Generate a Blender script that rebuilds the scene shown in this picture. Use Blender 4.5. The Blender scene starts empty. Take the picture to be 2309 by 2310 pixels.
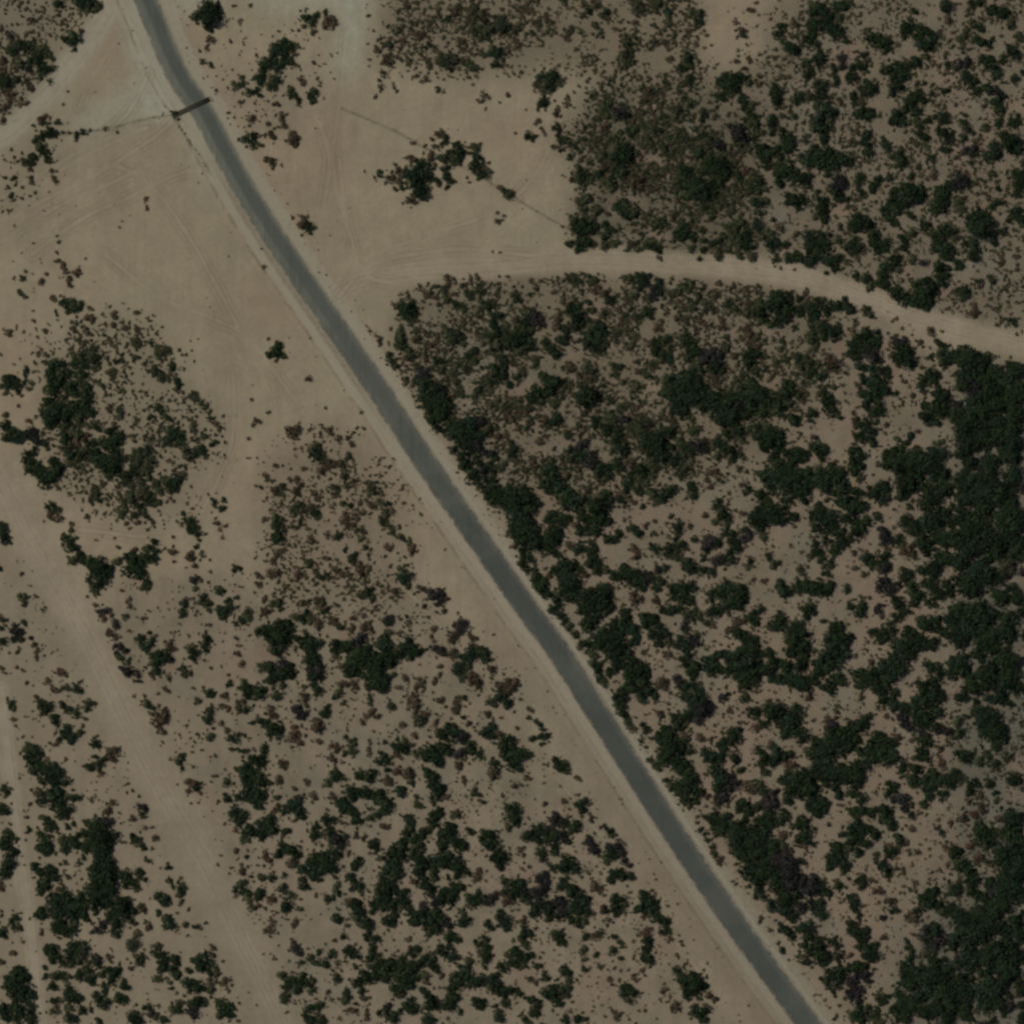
import bpy, math, re
import numpy as np
# plants read off the photo, tile by tile, some dark ones being cast shade entered as crowns: x y radius (units of 3 px) and a letter: b brown, o olive, p bare grey, s sparse
PLANTS = {
(0, 0): """45 3 4,42 5 3,62 3 5,68 2 6,74 4 4,65 9 4,72 8 3,24 16 3b,13 18 2b,50 28 4,55 26 5,60 29 4,54 33 4,57 37 3,62 23 3b,
2 23 3b,9 28 4p,20 33 5,26 36 4,12 34 5,32 38 5,38 44 4,39 50 4,24 47 4,29 47 5,35 53 5,33 57 4,15 47 5,10 40 5,3 45 4b,4 55 5b,3 63 6,7 68 3b,20 52 4o,12 60 4o,20 60 3,25 67 3b,22 66 3,10 72 4b,5 80 4b,3 91 3b,15 78 3b,20 77 3b,16 74 3b,38 62 3o,28 42 4o,
30 5 1b,20 6 2b,5 10 2b,17 12 2b,40 15 2b,45 19 2b,34 87 3b,32 92 4b,44 92 3,42 100 4,37 97 4,35 103 4,29 103 4,26 106 3,30 111 4,32 114 4,25 117 4,20 121 4,24 120 4,36 116 4,38 121 3b,35 120 3,22 127 3b,9 112 2b,11 118 2b,14 121 2b,39 129 3b,41 135 3b,24 134 3b,24 138 3b,11 134 3,13 139 2,4 134 2,6 141 2,9 147 3,11 151 2,17 142 2b,17 150 2b,23 147 2b,27 145 2b,2 159 2b,6 158 2b,9 157 1b,
48 100 2,52 100 2,58 99 2,64 99 3,68 98 2,79 96 2b,88 99 2b,131 86 3,134 90 2,158 11 10,149 10 5o,157 5 4,164 8 4,158 19 5,141 19 1b,176 4 2b,188 5 2b,181 17 3sb,173 31 2b,160 31 4sb,156 37 3sb,150 38 2b,140 36 1b,153 46 3o,158 50 3o,
177 65 4,183 63 3,189 70 4,163 69 2b,182 77 3b,172 85 2b,167 88 2b,190 90 4b,180 104 2b,189 104 5,190 110 3,110 148 2b,109 149 1b,112 148 1b,110 151 2b,110 155 2b,111 158 2b,92 166 1b,90 171 2sb,98 162 1sb,43 177 2,45 182 2,43 190 2b,137 97 1,139 101 1,142 106 1""",
(577, 0): """40 13 4,45 12 4,37 15 3,42 18 4,43 24 3,52 10 3,54 14 4b,57 18 4b,52 20 3b,36 21 3b,32 23 2b,27 23 2b,59 15 3b,20 33 5,25 35 5,31 34 3,17 38 5,23 42 6,30 40 4b,12 44 4,9 49 5,6 53 4,16 50 5,27 47 4,31 50 3b,22 47 4,44 47 3sb,1 42 2b,
84 4 1b,115 4 3b,165 5 4,163 10 5,168 15 5,164 20 4,168 23 6o,176 22 6o,183 18 6o,188 22 5o,170 28 4,150 8 4b,145 15 3,178 36 4,181 42 5,181 48 4,185 45 3,171 41 3,160 48 3,163 52 4,170 52 2b,130 50 3b,138 44 5o,145 48 6o,150 44 5o,130 36 4s,124 27 4b,110 30 3b,100 33 4o,92 38 3b,100 46 4b,107 44 3b,155 30 4b,85 50 2sb,84 12 2b,99 20 2,108 22 3o,121 17 2b,110 15 2b,135 25 2b,
4 62 4,10 64 4,16 66 3,2 68 3,3 73 3,27 68 4,29 73 4,32 77 3,44 68 4,43 73 4,44 76 3,37 63 3b,49 62 2b,16 79 3b,9 76 2b,13 73 1b,95 65 4s,90 73 2b,103 65 3sb,106 68 2,137 66 3s,141 69 2b,125 61 2,170 71 4sb,169 76 3sb,173 82 2s,189 72 3b,163 64 2sb,183 77 2s,
21 86 3b,20 91 4b,22 94 3b,10 92 3b,11 99 3b,13 103 4b,7 102 2,0 103 4,3 109 3,6 110 2,28 106 5b,29 103 4b,31 109 3b,8 119 3b,12 121 4b,13 124 2b,20 124 2s,
139 101 4b,142 105 4,133 105 3b,127 109 2b,119 107 3sb,135 110 3,140 109 3,131 117 4b,132 120 3,143 118 5o,148 114 4,148 120 5o,152 111 4,155 114 5,154 119 4,162 110 3b,165 112 4,168 118 4,166 124 5,167 129 5,172 127 4b,175 131 4,168 134 3,175 122 2b,118 121 4b,125 122 4,123 127 5,131 126 4,120 133 7,125 133 6,122 139 7,126 144 6,120 147 4b,116 151 4b,121 152 3b,128 146 4,112 130 4b,106 130 4b,102 134 4b,108 137 4b,105 142 3b,110 142 3,98 138 2b,93 132 4s,82 129 2s,136 135 4,138 139 3b,143 128 4,143 133 4,147 137 4,151 137 2b,144 141 3,160 137 2b,184 141 3b,187 144 3,191 148 4,190 143 3,
181 160 3sb,186 162 3sb,181 167 3b,184 165 3s,178 189 2sb,184 189 2b,34 164 4sb,37 168 5b,40 171 4,41 176 2,45 171 2sb,2 181 2sb,4 186 1b""",
(1154, 0): """41 2 3,64 6 4,71 9 4,71 13 3,58 8 4,53 12 3,63 20 4,68 24 3,45 24 4o,41 30 3b,53 25 3,20 18 3,5 20 4,3 24 3,92 18 3b,78 22 2b,88 32 5,88 36 3,86 42 5o,85 48 5,92 46 3,107 33 4o,118 13 4,119 18 4o,117 9 4,108 3 5,95 6 5o,139 12 5,141 17 4,136 9 3,133 22 3b,138 32 3b,120 36 2b,130 46 4,133 43 5,129 50 4,135 50 4,140 46 3,119 44 3b,99 48 2b,104 37 3,
168 17 3b,173 24 4b,174 28 3,169 28 2b,180 9 3b,173 10 1b,150 34 2b,169 46 4sb,178 44 3b,175 51 3b,152 51 2sb,167 6 1b,162 9 1b,147 26 2b,145 36 2b,
20 63 4,27 62 5,30 66 4,26 69 4,25 75 5,24 78 4,36 61 4,42 74 3b,41 78 3b,47 69 2b,51 65 2b,57 62 2b,35 83 3b,33 86 3b,37 87 2,50 87 2b,20 90 3b,18 93 2b,11 83 2sb,3 100 2b,12 102 4,15 104 3,19 102 2,22 96 3sb,35 96 4,37 98 3,25 100 3sb,36 105 4,41 107 4,33 111 3b,37 112 3,48 112 3,45 108 2,43 117 3,44 120 3,51 106 2b,67 67 2b,68 72 2b,67 78 3,70 81 4,74 79 3,71 86 4,
70 98 4b,70 101 3,81 84 4p,84 88 5p,80 90 4,90 93 3b,92 97 4,88 100 4,103 68 4b,107 70 3,110 98 4,122 104 3,119 102 3,127 106 3,125 83 4o,123 87 3,136 76 3,135 79 3,143 85 4,143 90 3,152 87 3,115 112 4o,103 110 4,107 114 3,103 106 3,83 107 5,78 112 5,84 114 6,78 118 6,84 120 6,80 125 5,84 129 5,90 120 4,76 106 4,52 121 3b,50 126 4,54 132 5,49 133 3,58 135 4,44 134 3b,70 127 4b,66 130 4,74 138 5,70 137 4,77 135 4,95 138 5b,98 140 4b,104 126 3b,98 131 3b,52 137 3,54 141 3,
160 64 5,165 64 6,169 66 5,164 69 4,157 71 5,178 62 4,184 64 3b,176 76 5,180 79 4,175 81 4,179 88 5,183 93 5,187 99 4,182 101 4,189 110 5,188 117 5,191 124 4,170 97 5p,172 103 6p,171 109 4,150 104 4,146 110 5,142 114 5,148 115 4,155 110 5p,138 120 3b,126 118 3b,150 124 7,157 124 7,144 126 5,161 130 6,157 135 6,128 127 4,133 132 6,128 134 5,137 138 7,143 144 7,150 142 6,132 147 5,127 142 4,170 131 4,178 129 4b,180 135 5,170 143 4,178 142 4,185 138 5,188 142 5,172 147 3,186 151 5,191 152 4,
55 150 5,50 152 4,54 157 4,66 157 4,64 161 3,72 160 3,86 155 6,83 160 6,92 158 5,90 162 5,47 167 5,54 168 6,50 174 6,57 175 6,62 170 4,54 181 6,60 184 4,45 182 4,72 170 4,76 175 4,70 179 4,50 188 4,71 186 4,76 184 4,80 182 3,112 165 4,108 168 4,121 164 3b,127 173 6,129 178 5,123 177 4,137 178 4,134 167 3,142 173 4,144 180 3,155 181 4,152 184 4,165 169 5,171 168 5,168 174 5,163 175 3b,176 178 5,172 182 5,178 186 5,170 188 4,108 182 5,104 186 5,111 187 4,90 184 4b,88 188 3,96 186 4,135 186 4,144 188 4,156 189 4,150 158 3,157 156 3,151 163 4,146 155 3,185 170 5,187 177 4,186 160 4""",
(1729, 0): """35 4 4,40 8 5,45 12 5,33 16 4,36 9 5,48 16 6,56 4 5,52 6 4,60 3 4,55 12 4,54 22 4,58 25 4,52 24 5,60 31 3,40 18 5,35 22 5,46 22 4,32 30 5,36 34 4,12 19 4,10 25 4,11 30 3,22 19 4b,26 14 2b,14 11 2b,18 37 6,22 38 4,42 42 4,40 47 5,56 42 4p,56 48 4p,50 52 4,30 48 4,34 52 4,20 48 2,10 50 2b,73 40 4,74 46 3,83 30 6,88 32 5,92 35 4,89 39 3,80 27 4,105 20 5,110 19 4,104 26 4,99 34 3b,93 26 2b,116 26 6,122 25 5,120 31 6,126 30 4,120 36 4,111 9 3,122 4 2b,135 5 5,137 15 4b,132 20 2b,129 14 2b,82 6 2b,113 46 5,108 50 5,100 50 5,105 53 5,98 53 4,92 53 5,88 50 3,118 43 4,68 51 5,74 53 3,135 48 3,134 44 2,155 3 4,160 2 4,168 9 5,173 9 5,178 12 5,183 15 4,182 20 3,176 27 2b,149 24 4,148 29 4,147 34 3,147 39 2,159 22 4,160 33 5,166 34 4,170 31 3,157 28 3,150 49 5p,154 50 3,166 47 5,170 50 6,174 54 5,177 45 4,186 38 5,188 43 4,190 28 4,186 59 4,142 53 3,149 58 5,155 62 5,158 68 4,165 66 5,172 70 5p,174 75 5,174 82 5,165 68 3,180 73 3,163 81 3b,192 55 3,
5 67 5,6 72 5,8 77 5,10 69 3,28 70 4,31 73 4,25 76 4,22 73 3,41 65 5,41 72 5,38 80 4,45 79 4,46 87 6,50 88 4,42 93 6,48 95 5,36 95 4,42 99 4,22 88 3,27 92 2,15 80 2,13 87 3o,53 63 4,62 61 3,76 67 6,80 68 4,66 74 5,70 76 4,65 79 3,72 83 5,78 83 4,79 87 4,75 88 4,67 87 3,55 77 3b,59 73 2,98 68 5,103 66 3,93 65 4,110 73 5,116 72 5,119 76 3,125 71 3,118 63 3,132 68 3,108 80 5,111 84 5,98 87 6,103 90 5,97 92 5,103 84 4,105 98 2b,114 92 4,121 91 4,126 88 3,115 97 4,117 104 5,119 110 3,111 108 2,132 88 5,134 100 5,128 98 3,137 105 4p,133 114 4,125 121 4,124 131 4b,114 125 3o,
4 92 5,3 97 4,4 101 3,14 101 5,16 108 6,12 115 5,4 115 5,28 105 4o,68 99 3b,63 107 4b,66 108 3,75 102 5,76 108 5,78 114 5,82 109 2,90 110 4,88 107 3,100 112 4,100 118 5,102 125 5,93 119 3,43 105 5,38 115 6,44 117 7,35 120 6,48 122 6,42 125 6,54 119 5,60 121 5,63 123 4,53 115 3,28 118 4o,0 122 3,10 129 6,17 128 6,13 134 6,20 132 5,27 136 6,32 132 4,30 140 4,45 132 4o,55 129 2,55 137 7p,53 144 6,56 150 5,61 150 3,70 135 5,72 143 4,71 146 3,83 138 5,80 143 5,85 135 4,93 134 4,109 134 4,108 145 8,114 144 6,116 150 5,104 150 6,98 150 6,96 143 4,97 156 6,92 158 5,95 165 5,108 140 5,128 155 6,125 158 4,132 149 5,130 143 4,
38 144 3,17 150 5,22 152 6,27 151 4,42 152 5,42 158 6,39 163 4,44 165 5,50 154 3,5 165 3,10 172 4b,22 176 3b,5 183 6,2 175 4,14 184 4,53 164 2,66 167 6,72 166 7,77 170 4,69 162 4,55 170 3o,72 153 1b,80 152 1b,108 163 4,117 162 2,118 169 4,111 175 4,119 175 3,107 177 3,35 180 7,40 184 7,45 178 5,32 186 5,53 180 4,66 180 4,66 186 6,60 187 3,83 180 6,81 185 6,88 183 5,101 178 4,105 184 5,96 188 2,130 178 6,131 186 6,126 188 4,137 176 4,
148 88 3,148 92 4,152 97 4,155 100 3,149 103 4,157 106 3,163 97 4,165 95 3,173 92 4,185 92 4,190 90 4,183 105 7,177 103 4,190 110 5,183 111 5,172 114 6,167 118 5,174 119 4,153 115 5p,154 121 3,157 116 3,155 129 2b,146 136 6p,151 137 3,140 140 4,171 131 4,163 136 3s,174 142 3,190 130 5,192 138 6,190 146 4,144 150 4,145 158 4,163 145 2sb,172 153 4,177 152 3,168 156 3,160 165 9,157 172 7,165 172 8,154 163 4,187 160 5,190 165 5,182 166 3,179 174 4,155 185 5,152 183 4,171 182 5,141 180 4""",
(0, 577): """20 12 2,18 17 3,17 18 2,32 20 3b,35 14 2b,17 29 3s,20 31 2b,44 5 3b,48 8 3b,50 12 3b,52 17 3b,52 23 3b,40 30 3b,42 34 2b,46 30 2b,50 38 5,54 35 4,55 42 4,43 45 2,42 42 2,62 35 3,58 40 4,26 48 2b,25 41 2s,6 58 3b,9 60 2b,13 54 2sb,18 57 2s,67 45 4b,69 48 3b,65 47 2,68 40 3b,66 57 3b,69 60 2b,
86 43 3b,88 46 3,85 52 3b,92 50 2b,94 54 3b,97 50 2b,104 57 3b,103 54 2b,119 57 1b,101 64 4,105 65 4,109 65 2,114 65 3,118 70 4,123 71 5,121 75 4,127 72 3,128 83 4,130 85 3,117 88 4o,121 91 4o,120 88 3,127 93 3o,132 92 3,134 96 4,133 100 3,144 105 4o,148 108 4o,151 111 3,155 114 3,158 117 2,158 122 3,163 127 3b,165 130 3b,163 135 2,163 140 3,160 142 3,103 77 3o,108 80 2,110 104 3sb,99 84 1,
64 76 4,70 74 5o,73 78 5,71 83 4,65 82 4,80 78 3,83 82 2,88 79 3,84 87 4,86 90 3,62 90 4,65 96 4,68 98 3,75 96 3,78 99 3,80 103 2,64 104 6,68 108 4,62 113 6,66 117 5,60 120 5,84 115 3b,92 117 4o,90 121 3o,113 121 3,119 115 4,122 117 3,125 120 3,128 123 3,130 130 4,128 135 5,133 135 5,138 138 5,132 141 4,127 142 4o,145 129 4,147 134 2b,154 135 3o,145 139 2,143 148 5o,147 150 4,152 147 4,154 151 3,145 154 3b,98 135 2b,109 136 3sb,115 135 3sb,
72 128 4,75 131 3,87 128 4b,84 133 5,88 138 6,85 144 6,80 142 5,88 150 6,83 155 7,76 155 6,81 161 5,87 160 6,90 162 4,72 148 5,66 145 4,64 138 4b,62 150 4,75 140 4,70 142 4,66 135 3b,104 148 4,110 147 5,113 152 4,105 155 5o,110 157 5o,100 153 4,103 162 5,96 165 5,108 163 4,112 166 4,106 170 4,100 172 4o,95 170 4o,119 155 2b,127 155 2b,131 162 2,128 169 5,134 168 5,138 165 4,130 175 4,132 172 4,118 172 4,120 177 4,110 175 4o,106 180 5,100 182 5o,112 183 5,118 186 4,104 188 4,92 184 4,95 190 3,70 175 4b,74 178 4,72 182 4o,75 184 3,68 184 3b,78 172 3b,63 158 3,68 162 2b,65 163 2b,
21 85 3,20 89 3,8 96 6,14 97 5,4 99 4,18 95 3,6 103 3,14 104 3,23 96 3,22 100 3b,17 105 2b,42 80 4,45 84 5,41 88 5,47 90 5,38 92 5,44 95 6,52 88 4,36 100 4,42 103 6,50 100 4,36 110 5,42 112 6,49 110 5,55 112 4,34 118 5,40 120 7,47 118 7,54 118 6,42 126 6,50 122 5,35 123 4,52 127 4,23 124 3b,5 119 3b,14 112 2b,3 128 5,8 134 5,14 136 5,19 137 5,4 136 4,24 135 5p,29 139 5p,34 140 4,36 145 3,25 147 4,50 136 5,53 143 5,55 150 5,48 130 4,53 157 4,22 153 5,25 160 6,20 160 4,30 164 6,36 168 6,42 165 6,45 158 6,42 153 4,34 171 4,46 163 4,40 186 3,42 190 3,39 189 4,44 192 3,1 75 2,10 82 2sb,15 77 2sb,
190 97 1b,189 107 2b,190 126 3sb,186 137 2b,187 152 2sb,161 183 3,162 187 3,165 190 3,169 184 3,168 190 3,126 185 2b,131 185 2b,141 186 2sb,145 190 2b""",
(577, 577): """7 8 2b,9 62 2b,16 70 5,14 74 5,19 73 4,21 76 3,15 79 2sb,40 93 3b,52 114 2,11 117 2s,80 117 2s,2 125 3b,9 118 2,30 131 5b,30 137 3b,27 132 3b,55 132 3b,58 135 2b,49 127 2s,63 138 3b,69 136 3,72 142 3b,69 149 2o,45 145 5,47 150 6,50 152 4,43 149 3,57 158 4b,63 157 4b,66 159 3,50 162 4b,52 165 2,15 157 3sb,20 158 2b,36 160 2b,30 150 2sb,83 160 2b,7 165 3b,10 168 3s,5 174 3s,15 176 4b,20 174 4o,27 168 3b,32 167 3b,33 172 4b,30 178 4b,20 180 3,45 179 3b,57 173 4s,61 174 3,67 167 4o,68 173 3,74 169 3o,83 170 3b,86 173 4,87 178 4,91 170 2,93 175 2o,95 184 4,100 186 3,60 181 2b,66 186 3,72 188 3,79 185 3b,86 188 4b,32 187 4,28 190 4,36 190 4,42 191 4o,70 152 3o,
103 36 2b,115 38 6,118 42 5,113 43 5,119 36 4,117 47 4,106 48 2b,101 55 2b,84 53 2sb,90 60 2b,92 64 3b,94 67 2b,86 57 2b,110 62 5,112 66 5,114 70 4,108 56 4,116 76 4o,113 75 4,110 88 2b,100 74 3o,102 79 4o,105 83 3,104 80 3,100 66 2sb,120 63 4o,120 57 3o,131 28 4b,134 31 3b,128 32 2b,146 18 4b,145 22 3b,150 21 2b,142 27 4o,143 32 4,137 37 3b,149 28 3b,161 16 3sb,166 16 3b,156 18 2sb,171 19 2s,183 16 2b,189 16 2b,152 36 4,155 40 4,160 30 4o,170 27 3o,172 36 4o,176 39 4,168 45 3,149 49 2b,142 53 3o,150 60 6o,155 64 5o,148 66 4,134 52 2b,128 60 2b,130 68 3b,128 75 3b,182 48 5,180 54 5,178 60 5,182 66 5,188 60 4,189 52 4,190 65 5,178 70 4,138 80 4,140 85 4,135 78 3,150 82 4,160 74 4,165 72 4,165 78 4,158 85 4,148 90 3,150 95 4,155 102 4,165 105 4,168 100 4,175 95 4,180 85 5,188 80 5,185 90 5,190 98 4,176 110 4,188 112 4,
122 84 4,124 90 5p,128 88 4p,120 95 3,127 97 6,133 97 5,128 104 6,135 103 7,140 100 5p,142 108 7,134 112 7,142 117 8,134 120 5,130 116 4,138 126 6,146 122 5,148 130 6,141 131 3,154 128 7,162 128 6,168 124 5p,160 136 7,170 135 6,176 130 5,152 138 5,147 137 3b,157 146 7,167 144 6p,150 147 4,158 156 6,166 155 5,175 150 5p,180 152 4,155 160 4,163 165 6,172 162 5p,178 160 5,170 170 5,180 168 4,175 177 6,183 178 7,188 184 7,180 186 5,189 176 5,186 157 4,180 143 3b,183 135 4b,190 140 4,114 95 2b,117 98 2b,190 120 4b""",
(1154, 577): """111 1 3b,140 3 3,155 1 4,172 1 4,180 2 4,183 9 1sb,8 23 2b,15 20 3sb,18 24 4sb,22 18 2b,31 20 2b,33 27 3sb,42 16 3b,47 17 4o,50 18 3,58 15 3,61 18 4,65 22 3b,63 27 3b,2 29 4,4 33 4o,69 19 2b,70 29 4b,73 32 4,88 17 4,91 20 2,98 15 5,99 20 5,103 17 4,97 24 4,110 18 4,112 25 5,107 28 5p,102 33 4,92 30 4,120 28 4,128 24 5,125 29 4,135 21 4,133 27 4,140 30 4o,143 26 3,138 36 3,145 36 3,137 40 4,154 29 4b,164 26 2b,165 37 4,168 40 4,163 34 3,171 27 2b,177 26 2b,187 24 2sb,188 28 2,178 35 3b,150 40 3b,187 38 5,188 44 6,183 42 4,188 50 4,177 45 3,
12 42 5,10 48 5,18 45 6p,20 50 5p,8 55 5,15 56 4,3 58 4,50 37 4,58 35 4,45 41 5,52 43 6,60 42 4,48 48 6,55 50 5,34 47 4b,34 53 4b,40 55 4,46 56 5o,40 62 5,62 53 5,68 55 6,60 60 6,66 62 6,70 64 5,62 69 6,68 71 5,74 33 4,70 45 4o,78 63 4,80 40 3b,103 40 5,103 46 4,95 45 4o,83 48 3b,85 44 3b,91 59 3,88 62 2,113 50 3b,110 54 4b,117 43 2b,131 51 3b,145 53 3b,142 50 3b,158 48 3b,158 53 4b,124 47 3b,176 55 4b,179 59 4b,181 65 3b,186 67 3b,190 65 3,161 62 3,161 67 4b,160 71 4,167 75 3b,178 74 5,183 75 5,180 80 6,182 85 4,188 80 1,
10 60 5,5 66 6,12 68 6,8 73 5,24 64 4,28 68 4,35 74 5,30 72 4,17 78 4,10 88 4,5 92 4,18 83 3,22 92 3,26 96 6,32 94 6,36 97 4,28 102 6,20 105 6,16 108 5,22 110 4,36 108 4,33 112 4,13 115 4o,45 85 5b,50 90 3b,55 100 4,58 105 8,63 108 5,54 108 6,60 112 4,60 85 5o,57 82 3,62 92 3o,76 82 4,82 83 4,78 88 4,75 107 4o,84 95 3,94 97 5,98 99 3,103 90 4,103 66 4b,110 66 5,116 64 5,119 69 4,108 73 5,113 76 5,120 79 4,122 85 3b,93 80 3b,94 87 3b,93 107 2,108 110 2b,114 119 2b,82 112 3,42 118 2b,
129 64 3,133 64 5,136 70 6,141 73 5,132 76 4o,148 76 6p,153 77 6p,155 84 6,158 87 4,153 91 4b,140 80 4,132 90 6,140 88 5,123 95 6,118 98 5,128 99 7,135 97 7,142 98 6,120 106 6,128 110 7,137 107 7,145 104 6,148 109 6,118 103 5,130 117 5,125 117 5,143 113 5,155 107 6,163 106 6,155 115 7,165 113 7,160 123 7,168 120 7,172 112 5p,170 130 6,176 120 5,180 98 6,172 98 5,178 105 6,186 103 7,183 112 6,190 108 5,180 117 4,190 120 5,180 134 5,188 133 5,190 142 4,186 128 4,
0 122 4b,5 130 3b,25 124 4b,33 124 5,30 126 4,14 125 3o,22 140 4b,44 135 4,10 130 3,63 124 4,72 124 5,77 122 5,85 123 5p,72 130 5,80 132 4,88 128 4,98 125 5,102 127 4p,100 133 5,92 133 4,103 140 7,110 142 8,117 135 6,122 133 4,112 150 7,105 148 6,118 143 5,80 138 5,82 145 6,78 145 4,82 135 4,136 133 5,134 123 4,128 142 5,133 146 5,141 142 6p,145 146 4p,130 150 4,155 142 4,160 145 5,166 147 5,155 150 4,168 152 4,162 133 4,164 135 3,171 160 3b,174 138 4,142 129 2b,
3 145 4,1 150 4,15 155 3b,18 157 3b,8 158 2b,45 145 4,52 142 5p,55 148 6,50 151 5,58 153 6p,62 155 4p,46 152 3,68 160 6,72 163 5,65 167 4,70 168 4,30 160 5,32 155 4,28 167 6,35 168 6,42 165 4b,28 174 6,38 174 6,34 180 4,50 160 4sb,78 157 5,82 160 4,90 157 4b,98 160 6,105 157 5,92 163 5,95 168 5,105 166 4,100 170 4,88 172 5,93 176 5,87 177 4,84 184 4,105 178 5,112 180 5,118 178 5,123 176 4,108 185 4,122 157 5,127 160 5,128 165 4,125 152 4,136 175 5,138 179 4,134 172 3,148 163 3b,153 162 4b,148 170 3b,149 174 3b,158 165 2,159 170 2,177 163 2,183 163 3,172 172 3sb,177 174 4,175 179 3,163 178 2b,157 176 1,136 184 2sb,190 168 4,192 162 4,187 180 5,190 186 5,156 188 5,158 191 4,185 192 4,
3 182 7,10 178 6,12 184 7,5 188 8,15 190 6,20 188 4,40 180 5,47 180 6,52 185 7,45 188 6,58 187 5,65 187 7,70 181 5,73 185 5,57 177 3b,38 186 4,63 192 6,98 188 3""",
(1729, 577): """8 2 4,15 2 4,25 3 5,33 4 5,40 3 4,48 3 6,54 4 5,53 10 4,10 10 2b,6 8 2b,21 11 2b,81 3 2b,68 17 4,74 18 5,78 22 4,76 25 3b,45 13 3,50 12 2,92 8 5,97 5 5,88 14 5,86 19 5,90 22 4,100 10 4,110 3 4,118 5 4p,130 10 6,131 18 5,98 25 4,95 29 5,102 30 6,106 34 5,110 32 5,112 37 4,115 24 5,120 26 7,125 28 5,118 36 6,123 35 6,125 22 5,120 19 4,107 19 2b,101 18 1b,131 42 2b,145 10 4,142 6 4,
176 5 3b,178 11 1b,187 11 3b,188 1 3b,155 1 5,161 22 3b,168 19 4o,160 20 3,148 28 6,144 26 3,155 42 4b,156 38 3b,152 43 2b,173 40 2b,173 52 2b,177 49 2b,185 50 4,188 60 2o,
5 30 4,10 35 8,5 40 6,14 42 7,8 47 6,16 33 4,24 34 4,25 41 5,31 38 4,38 38 6,42 33 4,48 38 5,35 42 5,44 42 4,54 37 5,60 34 4,62 39 5,58 38 4,30 28 3b,31 33 3b,22 53 3,20 56 2,1 52 4,37 50 5,34 47 4,42 52 5,47 54 6,50 59 5,54 57 4,38 57 4,42 62 4,33 63 5,35 69 4,13 65 3,25 66 2b,10 63 2,10 70 3,14 78 4,7 80 3,22 75 4,25 78 5,30 83 5,27 82 4,36 81 4,38 83 3,48 79 5b,51 82 4,53 80 4b,31 90 4,33 87 4,41 90 4,21 90 3,6 88 2b,32 97 3,2 92 2b,4 66 1,
67 63 5,74 60 6,80 59 5,85 62 4,65 70 5,72 68 7,80 68 6,78 74 7p,68 77 5,84 78 4p,73 82 5,88 85 5,82 86 5,90 90 4,82 93 6,87 97 5,80 100 6,88 104 5,78 106 6,85 107 5,75 103 4,72 93 4,68 97 3,71 105 4,75 114 5,82 115 5,86 117 4,78 118 3,70 98 3b,96 105 3,98 103 3,95 113 2b,66 48 2b,68 51 2b,66 57 3b,73 40 3b,77 43 4o,79 46 3,82 47 1,91 43 1b,94 49 2b,97 47 2b,107 52 1b,125 57 4b,122 57 2b,131 57 2b,102 55 2b,98 65 5p,104 65 5p,100 72 7,106 72 5,104 79 7,98 80 4,110 80 4,109 85 3,116 64 3b,117 68 2b,91 70 2b,129 65 3,132 68 4,120 77 2,124 75 3,117 84 2b,121 88 4,126 90 5,118 93 5,122 97 4,127 95 4,118 100 3,124 103 2,131 78 4o,101 90 2b,103 94 3b,110 104 3b,109 106 2,130 103 6,133 107 5,118 113 4,124 115 7,130 115 6,120 122 6,126 125 5,132 120 5,115 120 3,114 131 3b,
3 103 4,2 110 6,15 96 4,18 100 5,14 106 6,10 112 6,17 108 5,6 117 5,12 116 5,28 101 3b,25 106 4,27 109 3b,40 103 3b,45 105 5,50 100 3,47 110 6,49 116 5,53 120 4,56 122 3,20 122 6,22 125 5,17 121 3,35 120 4,36 117 3,33 123 3,64 118 3b,67 122 4b,66 128 3b,74 125 4,73 130 5,77 134 6,72 138 5,80 139 5,76 131 4,83 126 3,90 126 3b,89 133 2b,100 131 2sb,66 134 3b,
3 128 5,5 135 7,3 142 7,10 140 5,12 134 3b,8 146 5,5 150 5,24 137 2b,36 137 4sb,40 142 6,43 147 5,40 152 4,36 146 4,28 148 5,22 149 5,15 148 5,12 155 5,20 155 5,25 152 5,53 154 2b,66 147 5,70 150 5,65 155 6,70 158 5,66 163 5,70 167 4,98 137 4,104 140 3,108 136 4,95 150 6,102 150 6,92 157 6,100 158 7,110 155 7,115 150 6,120 155 8,128 150 7,118 163 6,127 160 7,110 165 6,132 165 5,85 158 3b,130 140 4,112 145 3b,125 145 4,103 168 4,
3 165 6,10 162 7,20 164 7,30 163 6,38 166 7,48 163 6,55 162 5,15 172 7,25 174 7,35 172 6,45 172 7,55 170 6,60 175 5,5 175 5,30 180 6,22 180 5,60 183 6,68 176 5,55 180 5,68 186 6,73 189 5,62 190 6,15 186 5,8 190 6,3 185 4,45 183 3o,40 188 4,103 173 8,108 177 6,102 180 5,85 172 5,90 175 5,83 180 5,77 177 4,88 183 5,120 175 6,128 172 6,125 182 7,132 178 6,118 190 6,108 188 3,96 190 2,130 190 5,
145 73 5,152 72 6,144 80 6,152 80 7,160 80 7,168 80 6,175 80 6,183 85 6,188 90 6,145 88 6,155 88 6,165 86 4,147 95 6,155 98 5p,163 95 5,172 90 6,180 95 8,190 100 7,170 100 7,160 105 6p,165 108 6,175 108 7,185 110 7,155 115 7,165 118 7,182 118 6,190 120 6,145 122 6,155 128 7,165 130 7,175 128 6,185 130 7,145 135 6,155 140 6,165 140 6,178 140 8,188 142 6,145 148 5,155 150 5,168 150 6,180 150 6,190 155 6,150 160 4,175 158 6,185 165 6,143 165 5,150 168 7,160 170 7,170 168 6,180 175 6,165 178 7,175 182 7,188 180 5,155 180 6,148 178 4b,165 190 6,150 188 5,140 190 4,182 190 6""",
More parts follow.
